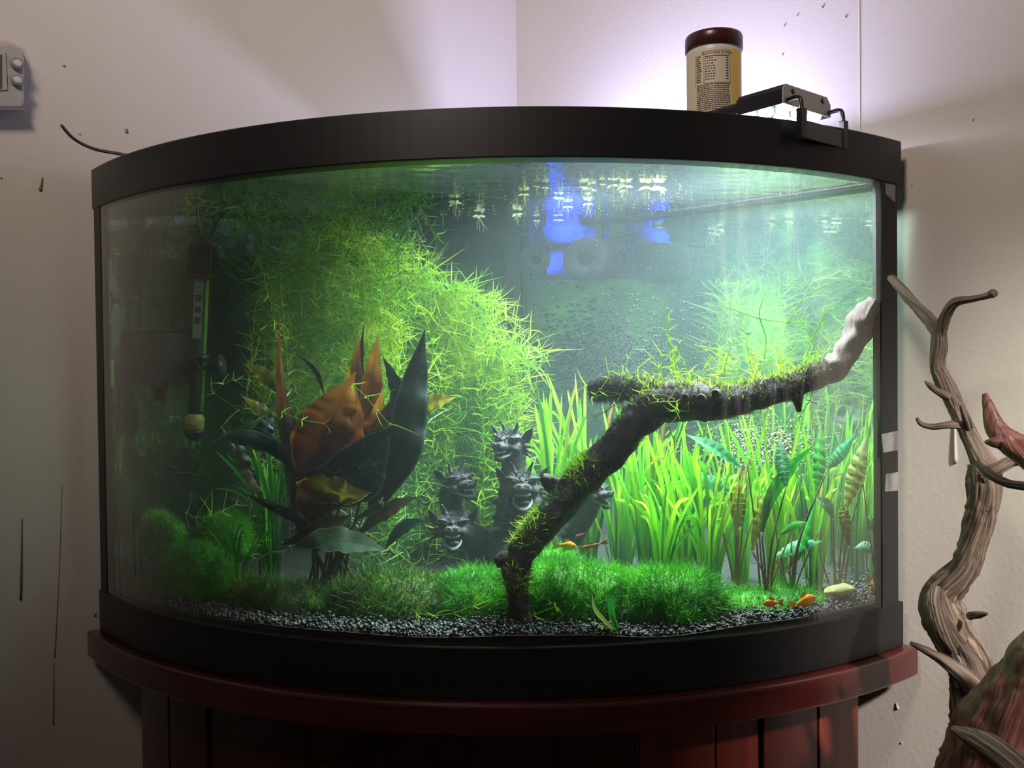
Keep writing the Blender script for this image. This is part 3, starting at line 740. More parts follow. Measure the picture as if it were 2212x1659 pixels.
# ---- water weed: masses of thin curled leaves in whorls
def weed(name, stems, m, label, cat='plant', step=.0105, ll=(.014, .032), lw=.0015, per=3, keep=None, stemr=.0006, parent=None, kind='stuff'):
    V, Q = [], []; k = 0
    for S in stems:
        S = crom(S, 8); seg = np.linalg.norm(np.diff(S, axis=0), axis=1); cum = np.r_[0, np.cumsum(seg)]
        n = max(2, int(cum[-1] / step)); tt = np.linspace(0, cum[-1], n)
        P = np.stack([np.interp(tt, cum, S[:, i]) for i in range(3)], 1) + RNG.normal(0, .0006, (n, 3))
        # stem as a thin 3-sided tube
        T = np.gradient(P, axis=0); T /= np.linalg.norm(T, axis=1)[:, None] + 1e-9
        a0 = nz(np.cross(T[0], [.3, .8, .5])); 
        for i in range(n):
            a = nz(a0 - T[i] * (a0 @ T[i])); b = np.cross(T[i], a); r = stemr * (1 - .4 * i / n)
            for j in range(3):
                th = 2.094 * j; V.append(P[i] + (a * math.cos(th) + b * math.sin(th)) * r)
            if i:
                for j in range(3): Q.append((k + j - 3, k + (j + 1) % 3 - 3, k + (j + 1) % 3, k + j))
            k += 3
        for i in range(n):
            if keep is not None and not keep(P[i]): continue
            a = nz(a0 - T[i] * (a0 @ T[i])); b = np.cross(T[i], a); ph = RNG.uniform(0, 6.3)
            for j in range(per):
                th = ph + 6.283 * j / per + RNG.uniform(-.5, .5); out = a * math.cos(th) + b * math.sin(th)
                L = RNG.uniform(*ll); up = RNG.uniform(.35, 1.1); d = nz(out + T[i] * up); bend = RNG.normal(0, .75, 3) - T[i] * RNG.uniform(0, .6)
                sd = nz(np.cross(d, RNG.normal(size=3))); w = lw * RNG.uniform(.7, 1.2)
                for q, t in enumerate((0, .35, .7, 1)):
                    p = P[i] + d * L * t + bend * L * t * t * .7; ww = w * (1, 1, .75, .1)[q] * .5
                    V.append(p - sd * ww); V.append(p + sd * ww)
                    if q: Q.append((k - 2, k - 1, k + 1, k))
                    k += 2
    V = np.array(V)
    o = link(name, fast_mesh(name, V, np.array(Q), m), parent)
    return tag(o, label, cat if label else None, kind=kind)
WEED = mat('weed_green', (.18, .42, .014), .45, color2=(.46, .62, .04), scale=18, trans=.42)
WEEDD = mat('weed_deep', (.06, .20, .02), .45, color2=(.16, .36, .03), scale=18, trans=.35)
def clampin(p):
    p = np.array(p, float); lim = CW - .022
    if abs(p[0]) + p[1] > lim: k = (abs(p[0]) + p[1] - lim) / 2; p[0] -= math.copysign(k, p[0]); p[1] -= k
    r = math.hypot(p[0], p[1] - CY)
    if r > RW - .008: f = (RW - .008) / r; p[0] *= f; p[1] = CY + (p[1] - CY) * f
    p[2] = min(p[2], .509); return p
# the hump outline as seen: for a px the top py
def hump(px): return float(np.interp(px, [540, 600, 660, 740, 830, 900, 960, 1010, 1070, 1120, 1150], [640, 580, 520, 490, 520, 560, 600, 620, 640, 720, 800]))
stems = []
for k in range(210):
    px = RNG.uniform(575, 1125); Y = RNG.uniform(.04, .20) if px < 880 else RNG.uniform(.15, .22); top = hump(px) + 12 + abs(RNG.normal(0, 90)) * (RNG.uniform() < .75) + max(0, (px - 900) * .15)
    base = min(1220, top + RNG.uniform(150, 520))
    lean = RNG.uniform(-70, 110)
    a = at(px - lean * .6, base, Y + RNG.uniform(-.03, .03)); c = at(px + RNG.uniform(-15, 15), top, Y); b = (a + c) / 2 + RNG.normal(0, .012, 3)
    d = at(px + lean * .5 + RNG.uniform(-20, 30), top + RNG.uniform(-25, 30), Y - .015)
    stems.append([clampin(q) for q in (a, b, c, d)])
weed('water_weed', stems, WEED, 'dense bright green feathery water weed filling the tank behind the dark plant')
stems = []
for k in range(70):                     # lower dark skirt of the mass
    px = RNG.uniform(800, 1120); Y = RNG.uniform(.0, .12) if px < 900 else RNG.uniform(.15, .20); top = RNG.uniform(860, 1150)
    a = at(px - 20, 1260, Y); c = at(px + RNG.uniform(-60, 60), top, Y); stems.append([clampin(q) for q in (a, (a + c) / 2 + RNG.normal(0, .01, 3), c)])
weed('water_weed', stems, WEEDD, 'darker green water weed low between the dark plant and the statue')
# strands floating under the surface, upper left
stems = []
for k in range(64):
    px = RNG.uniform(420, 960); y0 = RNG.uniform(350, 470); Y = RNG.uniform(-.02, .12); L = RNG.uniform(60, 200); dr = RNG.uniform(-1, 1)
    a = at(px, y0, Y); b = at(px + L * dr * .5, y0 + L * .25 + 10, Y); c = at(px + L * dr, y0 + RNG.uniform(10, 120), Y)
    a[2] = min(a[2], .508); stems.append([clampin(q) for q in (a, b, c)])
for k in range(26):
    px = RNG.uniform(540, 900); y0 = RNG.uniform(430, 520); Y = RNG.uniform(.02, .12)
    a = at(px, y0, Y); b = at(px + RNG.uniform(-30, 40), y0 + 60, Y); c = at(px + RNG.uniform(-60, 60), y0 + 130, Y); stems.append([clampin(q) for q in (a, b, c)])
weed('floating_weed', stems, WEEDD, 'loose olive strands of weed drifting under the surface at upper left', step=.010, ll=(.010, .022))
# stray strands
stems = [[at(460, 850, -.02), at(500, 820, -.02), at(560, 828, -.02), at(610, 860, -.02)], [at(560, 560, .0), at(575, 620, .0), at(590, 680, .0), at(600, 740, .01)],
         [at(760, 830, -.09), at(800, 870, -.095), at(840, 915, -.095)], [at(610, 890, -.08), at(640, 905, -.08), at(700, 915, -.08)], [at(400, 1110, -.02), at(430, 1120, -.03), at(470, 1110, -.03), at(510, 1090, -.02)],
         [at(900, 1325, -.15), at(960, 1330, -.155), at(1020, 1312, -.155)], [at(1150, 1330, -.14), at(1180, 1325, -.14), at(1200, 1310, -.14)], [at(840, 1180, -.1), at(870, 1190, -.1), at(890, 1220, -.1)]]
weed('weed_sprigs', [[clampin(q) for q in s_] for s_ in stems], WEED, 'loose sprigs of bright weed caught on leaves and lying on the gravel', step=.012, ll=(.014, .024), lw=.0016, per=3)

# ---- tape grass: blades grouped in rosettes
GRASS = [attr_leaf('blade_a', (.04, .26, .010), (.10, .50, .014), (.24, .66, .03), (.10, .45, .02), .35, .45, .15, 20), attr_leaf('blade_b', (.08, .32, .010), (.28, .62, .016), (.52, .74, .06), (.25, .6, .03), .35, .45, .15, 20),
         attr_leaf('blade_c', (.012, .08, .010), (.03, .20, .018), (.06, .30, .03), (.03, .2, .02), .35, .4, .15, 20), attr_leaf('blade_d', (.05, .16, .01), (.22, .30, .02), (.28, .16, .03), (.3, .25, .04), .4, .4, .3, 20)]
rosettes = [  # base px, py, Y, number, reach left, reach right, height px, words
 (1190, 1180, .10, 14, -60, 80, 330, 'tape grass just right of the statue, its blades bending over the branch'),
 (1270, 1200, .14, 15, -110, 90, 380, 'tall tape grass behind the slanting branch, blades reaching its short arm'),
 (1340, 1230, .10, 16, -60, 110, 340, 'tape grass with broad blades right of the slanting branch'),
 (1400, 1240, .05, 18, -70, 90, 360, 'bright tape grass under the bend of the branch'),
 (1470, 1260, .02, 18, -90, 90, 330, 'dense tape grass in the middle of the right half'),
 (1530, 1280, .00, 16, -80, 80, 330, 'tape grass left of the crinkled plants, blades leaning both ways'),
 (1600, 1270, .06, 14, -90, 80, 360, 'tape grass behind the yellow crinkled leaf'),
 (1680, 1270, .04, 12, -90, 70, 380, 'tape grass standing among the reddish stems'),
 (1760, 1260, .03, 10, -70, 60, 330, 'tape grass near the bright reflected strip at right'),
 (590, 1180, .03, 12, -110, 60, 260, 'dark tape grass behind the left side of the bronze plant'),
 (500, 1260, -.02, 9, -70, 110, 150, 'short dark grass tuft beside the moss balls'),
 (1430, 1270, -.03, 9, -60, 80, 240, 'shorter tape grass in front of the dense clump')]
for bx, by, Y, n, l, r, h, words in rosettes:
    t_ = thing('tape_grass', words, 'plant', at(bx, by, Y), 'tape grass rosettes')
    n = int(n * 2.3)
    for k in range(n):
        tx = bx + l + (r - l) * (k + .5) / n + RNG.uniform(-15, 15); hh = h * RNG.uniform(.55, 1.08); x0 = bx + (tx - bx) * .12 + RNG.uniform(-12, 12)
        Yk = Y + RNG.uniform(-.02, .03); a = clampin(at(x0, by + 25, Yk)); a[2] = Z0(a[0], a[1]) - .004
        tx += RNG.normal(0, 22); b = clampin(at(x0 + (tx - x0) * RNG.uniform(.05, .35), by - hh * .35, Yk)); c = clampin(at(x0 + (tx - x0) * .6, by - hh * .72, Yk - .005)); d = clampin(at(tx + (tx - x0) * .1, by - hh * (1 if RNG.uniform() < .75 else .8), Yk - RNG.uniform(0, .02)))
        w = RNG.uniform(.0011, .0023) * (.7 if h < 200 else 1)
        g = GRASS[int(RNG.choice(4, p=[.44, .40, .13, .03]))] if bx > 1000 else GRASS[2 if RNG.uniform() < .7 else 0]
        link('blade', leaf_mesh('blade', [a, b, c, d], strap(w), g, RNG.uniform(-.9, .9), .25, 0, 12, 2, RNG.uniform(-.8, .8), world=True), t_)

# ---- crinkled broad leaves on stems, right side
CR = dict(
 mint=attr_leaf('crinkle_mint', (.06, .34, .12), (.20, .60, .32), (.42, .78, .52), (.25, .6, .4), .45, .3, .4), bright=attr_leaf('crinkle_bright', (.02, .22, .02), (.04, .42, .05), (.14, .60, .12), (.1, .5, .08), .4, .4, .3),
 dark=attr_leaf('crinkle_dark', (.02, .12, .012), (.03, .30, .03), (.05, .40, .06), (.03, .15, .03), .35, .3, .3), yellow=attr_leaf('crinkle_yellow', (.12, .20, .01), (.34, .42, .02), (.28, .46, .03), (.45, .5, .06), .45, .45, .3),
 lime=attr_leaf('crinkle_lime', (.30, .38, .05), (.45, .60, .10), (.60, .76, .30), (.65, .75, .35), .45, .45, .3), teal=attr_leaf('crinkle_teal', (.03, .20, .06), (.05, .40, .15), (.10, .52, .26), (.1, .35, .2), .4, .3, .3))
RED = mat('reddish_stem', (.10, .035, .015), .45, color2=(.12, .14, .02), scale=25)
groups = [
 ('crinkled plant with pale teal leaves pointing left, behind the tape grass', (1600, 1290, .0), [('mint', [(1600, 1010), (1545, 968), (1481, 938)], 26), ('mint', [(1578, 1062), (1535, 1042), (1491, 1027)], 32), ('yellow', [(1597, 1140), (1590, 1085), (1590, 1034)], 42)]),
 ('crinkled plant with one long dark green leaf rising to the right', (1655, 1290, -.03), [('dark', [(1645, 1150), (1665, 1075), (1710, 1010), (1762, 958)], 30), ('mint', [(1698, 1050), (1688, 1000), (1682, 945)], 34), ('bright', [(1684, 1156), (1715, 1136), (1746, 1128)], 18), ('yellow', [(1625, 1190), (1640, 1110), (1668, 1040)], 26)]),
 ('crinkled plant with upright bright green leaf beside the reflected strip', (1715, 1290, -.01), [('bright', [(1764, 1068), (1768, 1000), (1774, 912)], 30), ('teal', [(1788, 1012), (1815, 980), (1850, 936)], 28), ('teal', [(1674, 1204), (1720, 1180), (1778, 1168)], 30), ('dark', [(1700, 1230), (1730, 1180), (1760, 1090)], 24)]),
 ('crinkled plant with the tall pale lime leaf near the right edge', (1815, 1300, -.01), [('lime', [(1828, 1096), (1850, 1020), (1874, 936)], 44), ('mint', [(1800, 1120), (1785, 1090), (1760, 1075)], 24), ('yellow', [(1835, 1180), (1822, 1120), (1815, 1085)], 30)]),
 ('small bright crinkled plant in the right corner', (1893, 1265, -.006), [('bright', [(1890, 1150), (1884, 1130), (1873, 1112)], 22), ('bright', [(1893, 1200), (1900, 1150), (1912, 1105)], 20), ('mint', [(1888, 1195), (1868, 1180), (1845, 1184)], 18), ('bright', [(1895, 1240), (1905, 1215), (1912, 1190)], 20)])]
for words, (bx, by, Y), lv in groups:
    t_ = thing('crinkled_plant', words, 'plant', at(bx, by, Y), 'crinkled broad leaved plants')
    for c_, pts, w in lv:
        P = [clampin(at(x, y, Y + .004 * i)) for i, (x, y) in enumerate(pts)]; hw = rad(pts[0][0], pts[0][1], Y, w) / 2
        link('leaf', leaf_mesh('leaf', P, lance(hw, .5, .25), CR[c_], RNG.uniform(-.4, .4), .25, .28, 24, 4, RNG.uniform(-.5, .5), world=True, freq=9), t_)
        a = clampin(at(bx + RNG.uniform(-14, 14), by, Y)); a[2] = Z0(a[0], a[1]) - .003; b = P[0]; mid = (a * .5 + b * .5) + np.array([(b[0] - a[0]) * -.25, 0, .0])
        geo('stem', tube(crom([a, mid, b], 6), np.linspace(.0017, .0010, 13), 6), RED, t_)
    for k in range(3):
        a = clampin(at(bx + RNG.uniform(-14, 14), by, Y)); a[2] = Z0(a[0], a[1]) - .003; b = clampin(at(bx + RNG.uniform(-70, 70), by - RNG.uniform(120, 300), Y + .01))
        geo('stem', tube(crom([a, (a + b) / 2 + RNG.normal(0, .004, 3), b], 6), np.linspace(.0015, .0007, 13), 6), RED, t_)
# young plant at the front with three narrow leaves
t_ = thing('young_plant', 'young plant with a curled pale leaf and a green leaf on the front gravel', 'plant', at(1340, 1375, -.17))
for c_, pts, w in [('lime', [(1342, 1378), (1310, 1345), (1285, 1315), (1278, 1278)], 13), ('lime', [(1342, 1378), (1315, 1362), (1290, 1352), (1284, 1335)], 9), ('bright', [(1342, 1378), (1325, 1335), (1322, 1285), (1345, 1258)], 20), ('yellow', [(1345, 1378), (1330, 1350), (1318, 1320)], 8)]:
    link('leaf', leaf_mesh('leaf', [clampin(at(x, y, -.165)) for x, y in pts], lance(rad(1340, 1375, -.17, w) / 2 * .75, .5, .3), CR[c_], .2, .2, .2, 16, 2, .5, world=True, freq=7), t_)

# ---- moss mounds
MOSS = mat('moss_green', (.03, .22, .010), .7, color2=(.11, .46, .02), scale=22, trans=.35)
MOSSB = mat('moss_brown', (.06, .11, .014), .7, color2=(.10, .24, .02), scale=30, trans=.25)
def hairs(surf, n, L, w, m, name, label, bend=1., parent=None, cat='moss'):
    """surf() -> point, normal"""
    V, Q = [], []; k = 0
    for _ in range(n):
        p, nn = surf(); d = nz(nn + RNG.normal(0, .55, 3)); l = L * RNG.uniform(.5, 1.3); b = RNG.normal(0, .5, 3) * bend; s = nz(np.cross(d, RNG.normal(size=3)))
        for q, t in enumerate((0, .5, 1)):
            x = p + d * l * t + b * l * t * t * .6; ww = w * (1, .8, .2)[q] * .5; V.append(x - s * ww); V.append(x + s * ww)
            if q: Q.append((k - 2, k - 1, k + 1, k))
            k += 2
    o = link(name, fast_mesh(name, np.array(V), np.array(Q), m), parent); return tag(o, label, cat if label else None, kind='stuff')
def mound(cx, cy_, Y, rx, rz, ry, n, L, m, label, w=.0008, bend=1.):
    c = at(cx, cy_, Y); RX = rad(cx, cy_, Y, rx); RZ = rad(cx, cy_, Y, rz)
    # solid lumpy core
    v_, f_ = ell(c, RX * .93, ry * .93, RZ * .93, 26, 16)
    v_ = [c + (p - c) * (1 + .10 * noise.noise(Vector(p * 38)) + .12 * noise.noise(Vector(p * 70))) for p in v_]
    core = geo('moss_mound', (v_, f_), m); tag(core, label, 'moss', kind='stuff')
    def surf():
        while True:
            d = nz(RNG.normal(size=3))
            if d[2] > -.5: break
        p = c + d * np.array([RX, ry, RZ]) * .93; p = c + (p - c) * (1 + .10 * noise.noise(Vector(p * 38)) + .12 * noise.noise(Vector(p * 70)))
        return p, nz(d / np.array([RX, ry, RZ]))
    o = hairs(surf, n, L, w, m, 'moss_fuzz', None, bend, core); return core
mound(1215, 1300, -.07, 190, 92, .060, 11000, .010, MOSS, 'deep green moss mound behind the foot of the branch')
mound(1040, 1310, -.06, 120, 85, .060, 7000, .010, MOSS, 'rounded green moss mound in front of the statue heads')
mound(1440, 1300, -.07, 140, 72, .055, 7000, .012, MOSS, 'loose moss mound right of the branch foot')
mound(850, 1310, -.07, 160, 72, .055, 7000, .012, MOSSB, 'brownish moss mound below the bronze plant')
mound(680, 1310, -.06, 140, 45, .05, 3500, .012, MOSSB, 'low brown moss under the stems of the bronze plant')
mound(348, 1165, -.01, 52, 46, .024, 4500, .007, MOSS, 'upper left of the fuzzy moss balls', .0006)
mound(425, 1245, -.04, 80, 64, .032, 7500, .008, MOSS, 'largest fuzzy moss ball at the lower left', .0006)
mound(485, 1165, .01, 64, 54, .03, 4500, .008, MOSS, 'moss ball behind the largest one, beside the grass', .0006)
mound(360, 1280, -.03, 90, 26, .03, 2500, .008, MOSSB, 'flat dark moss between the moss balls and gravel', .0006)
mound(1640, 1310, -.03, 160, 36, .04, 3500, .010, MOSS, 'thin low moss among the stems at right')
mound(560, 1290, -.04, 90, 40, .03, 2500, .012, MOSSB, 'dull moss left of the brown stems')
mound(1180, 1225, .03, 80, 45, .03, 3000, .010, MOSS, 'moss at the foot of the statue')

# ---- driftwood branch in the tank
BARK = wood_material('wet_bark', (.010, .005, .004), (.085, .050, .034), .6, (14, 14, 14), 5, 1.0)
PALEW = wood_material('pale_bark', (.04, .026, .020), (.15, .10, .08), .6, (30, 30, 6), 3, .8)
def knob(seed, amp=.25, fr=60):
    def f(i, th, s):
        return 1 + amp * noise.noise(Vector((math.cos(th) * 1.3 + seed, math.sin(th) * 1.3, s * fr))) + amp * .5 * noise.noise(Vector((math.cos(th) * 3.5, math.sin(th) * 3.5 + seed, s * fr * 1.2)))
    return f
br = thing('driftwood_branch', 'dark mossy driftwood branch rising from the front gravel and bending right', 'driftwood', at(1125, 1385, -.14))
def branch(pts, m, name, seed, parent=br, amp=.22, n=7, seg=18):
    Pr = crom([list(at(x, y, Y)) + [rad(x, y, Y, r)] for x, y, Y, r in pts], n)
    return geo(name, tube(Pr[:, :3], Pr[:, 3], seg, True, knob(seed, amp)), m, parent), Pr
_, TR = branch([(1128, 1395, -.14, 30), (1122, 1340, -.138, 26), (1118, 1280, -.136, 23), (1118, 1215, -.13, 32), (1160, 1150, -.12, 34), (1212, 1090, -.11, 36), (1262, 1030, -.10, 37), (1318, 980, -.095, 35), (1368, 920, -.09, 38), (1422, 872, -.085, 42), (1500, 866, -.08, 40), (1580, 868, -.07, 35), (1650, 850, -.06, 31), (1720, 830, -.05, 28), (1785, 800, -.035, 26)], BARK, 'trunk', 1)
_, TR2 = branch([(1775, 806, -.035, 26), (1815, 785, -.03, 27), (1845, 730, -.02, 26), (1868, 690, -.015, 27), (1890, 655, -.01, 19)], PALEW, 'pale_tip', 5, amp=.35)  # tip kept pale: haze of the reflected band is put into its colour
_, AR = branch([(1440, 862, -.08, 30), (1370, 842, -.075, 27), (1320, 842, -.07, 25), (1276, 846, -.065, 20)], BARK, 'arm', 9, amp=.3)
branch([(1130, 1215, -.13, 24), (1095, 1208, -.135, 18), (1072, 1215, -.14, 10)], BARK, 'stub', 12, amp=.5)
branch([(1235, 1060, -.105, 26), (1195, 1045, -.10, 18), (1170, 1030, -.10, 8)], BARK, 'stub', 14, amp=.5)
branch([(1715, 838, -.055, 20), (1722, 865, -.06, 12), (1726, 890, -.06, 5)], BARK, 'stub', 16, amp=.4)
def on_tubes(PR, lo, hi, topbias=1.):
    def f():
        t = RNG.uniform(lo, hi) * (len(PR) - 1); i = int(t); i = min(i, len(PR) - 2); u = t - i
        p = PR[i] * (1 - u) + PR[i + 1] * u; T = nz(PR[i + 1][:3] - PR[i][:3])
        d = nz(RNG.normal(size=3) + np.array([0, -.2, topbias])); d = nz(d - T * (d @ T)); return p[:3] + d * p[3] * .95, d
    return f
FUZZ = mat('grey_fuzz', (.07, .07, .07), .8, color2=(.17, .165, .165), scale=40)
hairs(on_tubes(TR, .45, 1, .9), 9000, .0042, .0005, FUZZ, 'algae_fuzz', None, .6, br); hairs(on_tubes(AR, 0, 1, .6), 4200, .0055, .0005, FUZZ, 'algae_fuzz', None, .6, br)
hairs(on_tubes(TR, 0, .5, .3), 1500, .003, .0004, FUZZ, 'algae_fuzz', None, .6, br)
for PR, lo, hi, n in ((TR, .60, 1.0, 420), (TR, .40, .46, 260), (TR, .24, .32, 180), (TR, .14, .2, 110), (AR, 0, .6, 60)):
    hairs(on_tubes(PR, lo, hi, 2.2), n * 2, .007, .0010, WEED, 'moss_tuft', None, 1.2, br)
hairs(on_tubes(TR, .14, .48, 1.6), 900, .0035, .0006, MOSS, 'moss_coat', None, 1., br)
stems = []
f_ = on_tubes(TR, .62, 1, 1.5)
for k in range(46):
    p, d = f_(); e = p + d * RNG.uniform(.012, .05) + RNG.normal(0, .018, 3); stems.append([clampin(p), clampin((p + e) / 2 + RNG.normal(0, .008, 3)), clampin(e)])
f_ = on_tubes(AR, .2, .7, .2)
for k in range(9):
    p, d = f_(); e = p + np.array([-.03, 0, -.015]) + RNG.normal(0, .012, 3); stems.append([clampin(p), clampin((p + e) / 2 + RNG.normal(0, .006, 3)), clampin(e)])
weed('tangled_weed', stems, WEED, None, step=.009, ll=(.007, .013), lw=.0012, per=2, parent=br)
# knots (dark hollows with pale rings)
for x, y, r in [(1513, 862, 9), (1480, 858, 6), (1545, 850, 7), (1450, 866, 6)]:
    c = at(x, y, -.105 if x > 1400 else -.12); dd = nz(O - c)
    geo('knot', lathe([(rad(x, y, -.1, r) * 1.5, -.012), (rad(x, y, -.1, r) * 1.2, .001), (rad(x, y, -.1, r) * .8, .0015), (rad(x, y, -.1, r) * .6, -.004)], c, dd, 16), PALEW, br)
# long thin stray shoots above the branch
sh = []
for pts in [[(1470, 855), (1450, 760), (1440, 700), (1452, 670)], [(1640, 830), (1655, 740), (1640, 680), (1650, 640)], [(1560, 660), (1650, 690), (1760, 700)], [(1600, 800), (1560, 760), (1500, 745)], [(1730, 800), (1760, 720), (1790, 660)], [(1700, 700), (1740, 640), (1800, 610)], [(1530, 850), (1520, 800), (1540, 770)], [(1680, 820), (1690, 780), (1720, 750)]]:
    S = crom([clampin(at(x, y, -.05)) for x, y in pts], 6); sh.append(tube(S, .0006, 5))
geo('stray_shoot', join(*sh), WEED, br)

# ---- statue of horned beasts
STONE = mat('statue_stone', (.012, .012, .016), .6, color2=(.055, .052, .056), scale=70, bump=.9, bscale=220)
STONEH = mat('statue_pale_grey', (.30, .31, .33), .5, color2=(.12, .12, .13), scale=120)  # paler grey for the lips and nostril rings
TOOTH = mat('statue_tooth', (.52, .52, .50), .4)
SCALE = mat('statue_scale', (.015, .014, .016), .6, color2=(.05, .042, .038), scale=60, bump=.8, bscale=160)
Ys = .045
stt = thing('dragon_statue', 'dark stone statue of horned dragon heads on scaled necks, behind the mossy branch', 'statue', at(1080, 1200, Ys))
def head(px, py, Y, wpx, yaw, pitch, roll=0., openj=.45, furry=True):
    """facing -y when yaw is 0; yaw>0 turns it to the viewer's right"""
    c = at(px, py, Y); s = rad(px, py, Y, wpx) / 2.0
    rot = Matrix.Rotation(yaw, 3, 'Z') @ Matrix.Rotation(pitch, 3, 'X') @ Matrix.Rotation(roll, 3, 'Y')
    Rm = np.array(rot)
    def L_(p): return c + Rm @ (np.array(p, float) * s)
    def E(p, rx, ry, rz, tilt=0.):
        A = [Rm @ a for a in np.eye(3)]
        if tilt:
            q = np.array(Matrix.Rotation(tilt, 3, 'X')); A = [Rm @ (q @ a) for a in np.eye(3)]
        return ell(L_(p), rx * s, ry * s, rz * s, 12, 8, A)
    P = [E((0, .15, .05), .62, .70, .52), E((0, -.50, .05), .42, .55, .24), E((0, -.92, .12), .33, .22, .20),
         E((-.34, -.10, .34), .26, .34, .17), E((.34, -.10, .34), .26, .34, .17),          # brows
         E((-.46, -.15, -.10), .22, .40, .26), E((.46, -.15, -.10), .22, .40, .26),        # cheeks
         E((0, -.30, .36), .15, .40, .14)]
    ja = openj
    jw = lambda y, z: (0, y, -.20 - ja * (-y) * .75 + z)
    P += [E(jw(-.1, -.12), .40, .36, .20), E(jw(-.50, -.10), .34, .42, .13, -ja * .5), E(jw(-.86, -.10), .27, .20, .12, -ja * .5)]
    v_, f_ = join(*P); me_ = mesh_from('head', v_, f_, STONE)
    ho = link('head', me_, stt)
    rm = ho.modifiers.new('fuse', 'REMESH'); rm.mode = 'VOXEL'; rm.voxel_size = max(.0009, s * .055); rm.use_smooth_shade = True
    # eyes, nostrils, teeth, horns, ears, mane
    for sx in (-1, 1):
        geo('eye', E((sx * .31, -.43, .25), .13, .10, .11), mat('statue_eye', (.004, .004, .005), .15), ho)
        geo('eye_ridge', tube(crom([L_((sx * .10, -.52, .36)), L_((sx * .30, -.52, .46)), L_((sx * .52, -.36, .44)), L_((sx * .62, -.1, .40))], 4), [s * .035] * 6 + [s * .07] * 7, 7), STONE, ho)
        geo('nostril', tube([L_((sx * .15 + .10 * math.cos(a), -1.08 + .03, .22 + .10 * math.sin(a))) for a in np.linspace(0, 2 * PI, 11)], s * .035, 6), STONEH, ho)
        geo('horn', tube(crom([L_((sx * .22, .1, .50)), L_((sx * .34, .12, .80)), L_((sx * .44, .0, 1.06))], 5), np.linspace(s * .11, s * .03, 11), 8), STONE, ho)
        ev = [L_(p) for p in ((sx * .55, .15, .35), (sx * .80, .10, .66), (sx * 1.02, .25, .80), (sx * .98, .30, .40), (sx * .82, .25, .05), (sx * .60, .2, .0))]
        n6 = len(ev); ev2 = [p + Rm @ np.array([0, .08 * s, 0]) for p in ev]; ctr = L_((sx * .76, .34, .36))
        geo('ear', (ev + ev2 + [ctr], [(i, (i + 1) % n6, n6 * 2) for i in range(n6)] + [(i, n6 + i, n6 + (i + 1) % n6, (i + 1) % n6) for i in range(n6)] + [tuple(range(2 * n6 - 1, n6 - 1, -1))]), STONE, ho, False)
        for j in range(3):
            geo('mane_lock', tube(crom([L_((sx * .55, .2, -.1 - .14 * j)), L_((sx * .85, .15, -.12 - .20 * j)), L_((sx * 1.08, .1, -.05 - .26 * j))], 4), np.linspace(s * .10, s * .02, 9), 7), STONE, ho)
    tt_ = []
    for j in range(9):
        a = -1.15 + 2.3 * j / 8; x, y = math.sin(a) * .27, -.62 - math.cos(a) * .34
        tt_.append(lathe([(s * .035, 0), (s * .006, s * .10)], L_((x, y, -.20 - ja * (-y) * .75 + .02)), Rm @ np.array([0, 0, 1.]), 6))
        tt_.append(lathe([(s * .035, 0), (s * .006, s * .10)], L_((x * 1.1, y - .08, -.10)), Rm @ np.array([0, 0, -1.]), 6))
    geo('teeth', join(*tt_), TOOTH, ho)
    geo('lip', tube(crom([L_((-.36, -.25, -.20 - ja * .2)), L_((-.30, -.75, -.17 - ja * .56)), L_((0, -1.02, -.16 - ja * .76)), L_((.30, -.75, -.17 - ja * .56)), L_((.36, -.25, -.20 - ja * .2))], 5), s * .05, 7), STONEH, ho)
    if furry:
        def sf():
            d = nz(RNG.normal(size=3) + np.array([0, 0, 1.6])); return L_((d[0] * .62, .1 + d[1] * .72, .05 + d[2] * .52)), Rm @ d
        hairs(sf, 650, s * .17, s * .02, FUZZ, 'algae_fuzz', None, .6, ho)
    return c, s
def neck(pts, name='neck', m=SCALE):
    Pr = crom([list(at(x, y, Y)) + [rad(x, y, Y, r)] for x, y, Y, r in pts], 8)
    def fn(i, th, s): return 1 + .10 * abs(math.sin(s * 420)) * (1 if math.sin(th) < .6 else .6)
    return geo(name, tube(Pr[:, :3], Pr[:, 3], 20, True, fn), m, stt)
neck([(1125, 1200, .075, 50), (1118, 1140, .08, 52), (1112, 1080, .085, 36), (1110, 1020, .085, 27), (1108, 975, .08, 26), (1100, 945, .07, 28)])
neck([(1120, 1210, .05, 50), (1150, 1150, .05, 46), (1140, 1095, .05, 40), (1132, 1060, .05, 34)])
neck([(1100, 1200, .055, 42), (1050, 1180, .05, 34), (1020, 1160, .045, 30), (985, 1145, .045, 28)])
neck([(1080, 1190, .09, 40), (1030, 1170, .09, 32), (985, 1120, .09, 26), (975, 1070, .085, 26), (985, 1045, .08, 26)])
neck([(1160, 1200, .08, 44), (1220, 1160, .08, 34), (1260, 1110, .075, 27), (1280, 1070, .07, 24)])
v_, f_ = ell(at(1110, 1190, .07), rad(1110, 1190, .07, 100), .06, rad(1110, 1190, .07, 62), 24, 14)
geo('body', (v_, f_), SCALE, stt)
head(1128, 1052, .035, 112, .12, .12, 0, .75); head(1100, 958, .055, 100, -.45, .22, .1, .35); head(990, 1046, .06, 98, .75, .05, -.1, .40); head(978, 1140, .03, 104, .10, .15, 0, .70); head(1285, 1065, .055, 84, .9, .15, 0, .5)
# scale ridges on the shoulder
for k in range(9):
    x, y = 1078 + (k % 3) * 14, 1085 + k * 11
    geo('scale', ell(at(x, y, .035), rad(x, y, .04, 16), .004, rad(x, y, .04, 8), 10, 6), SCALE, stt)

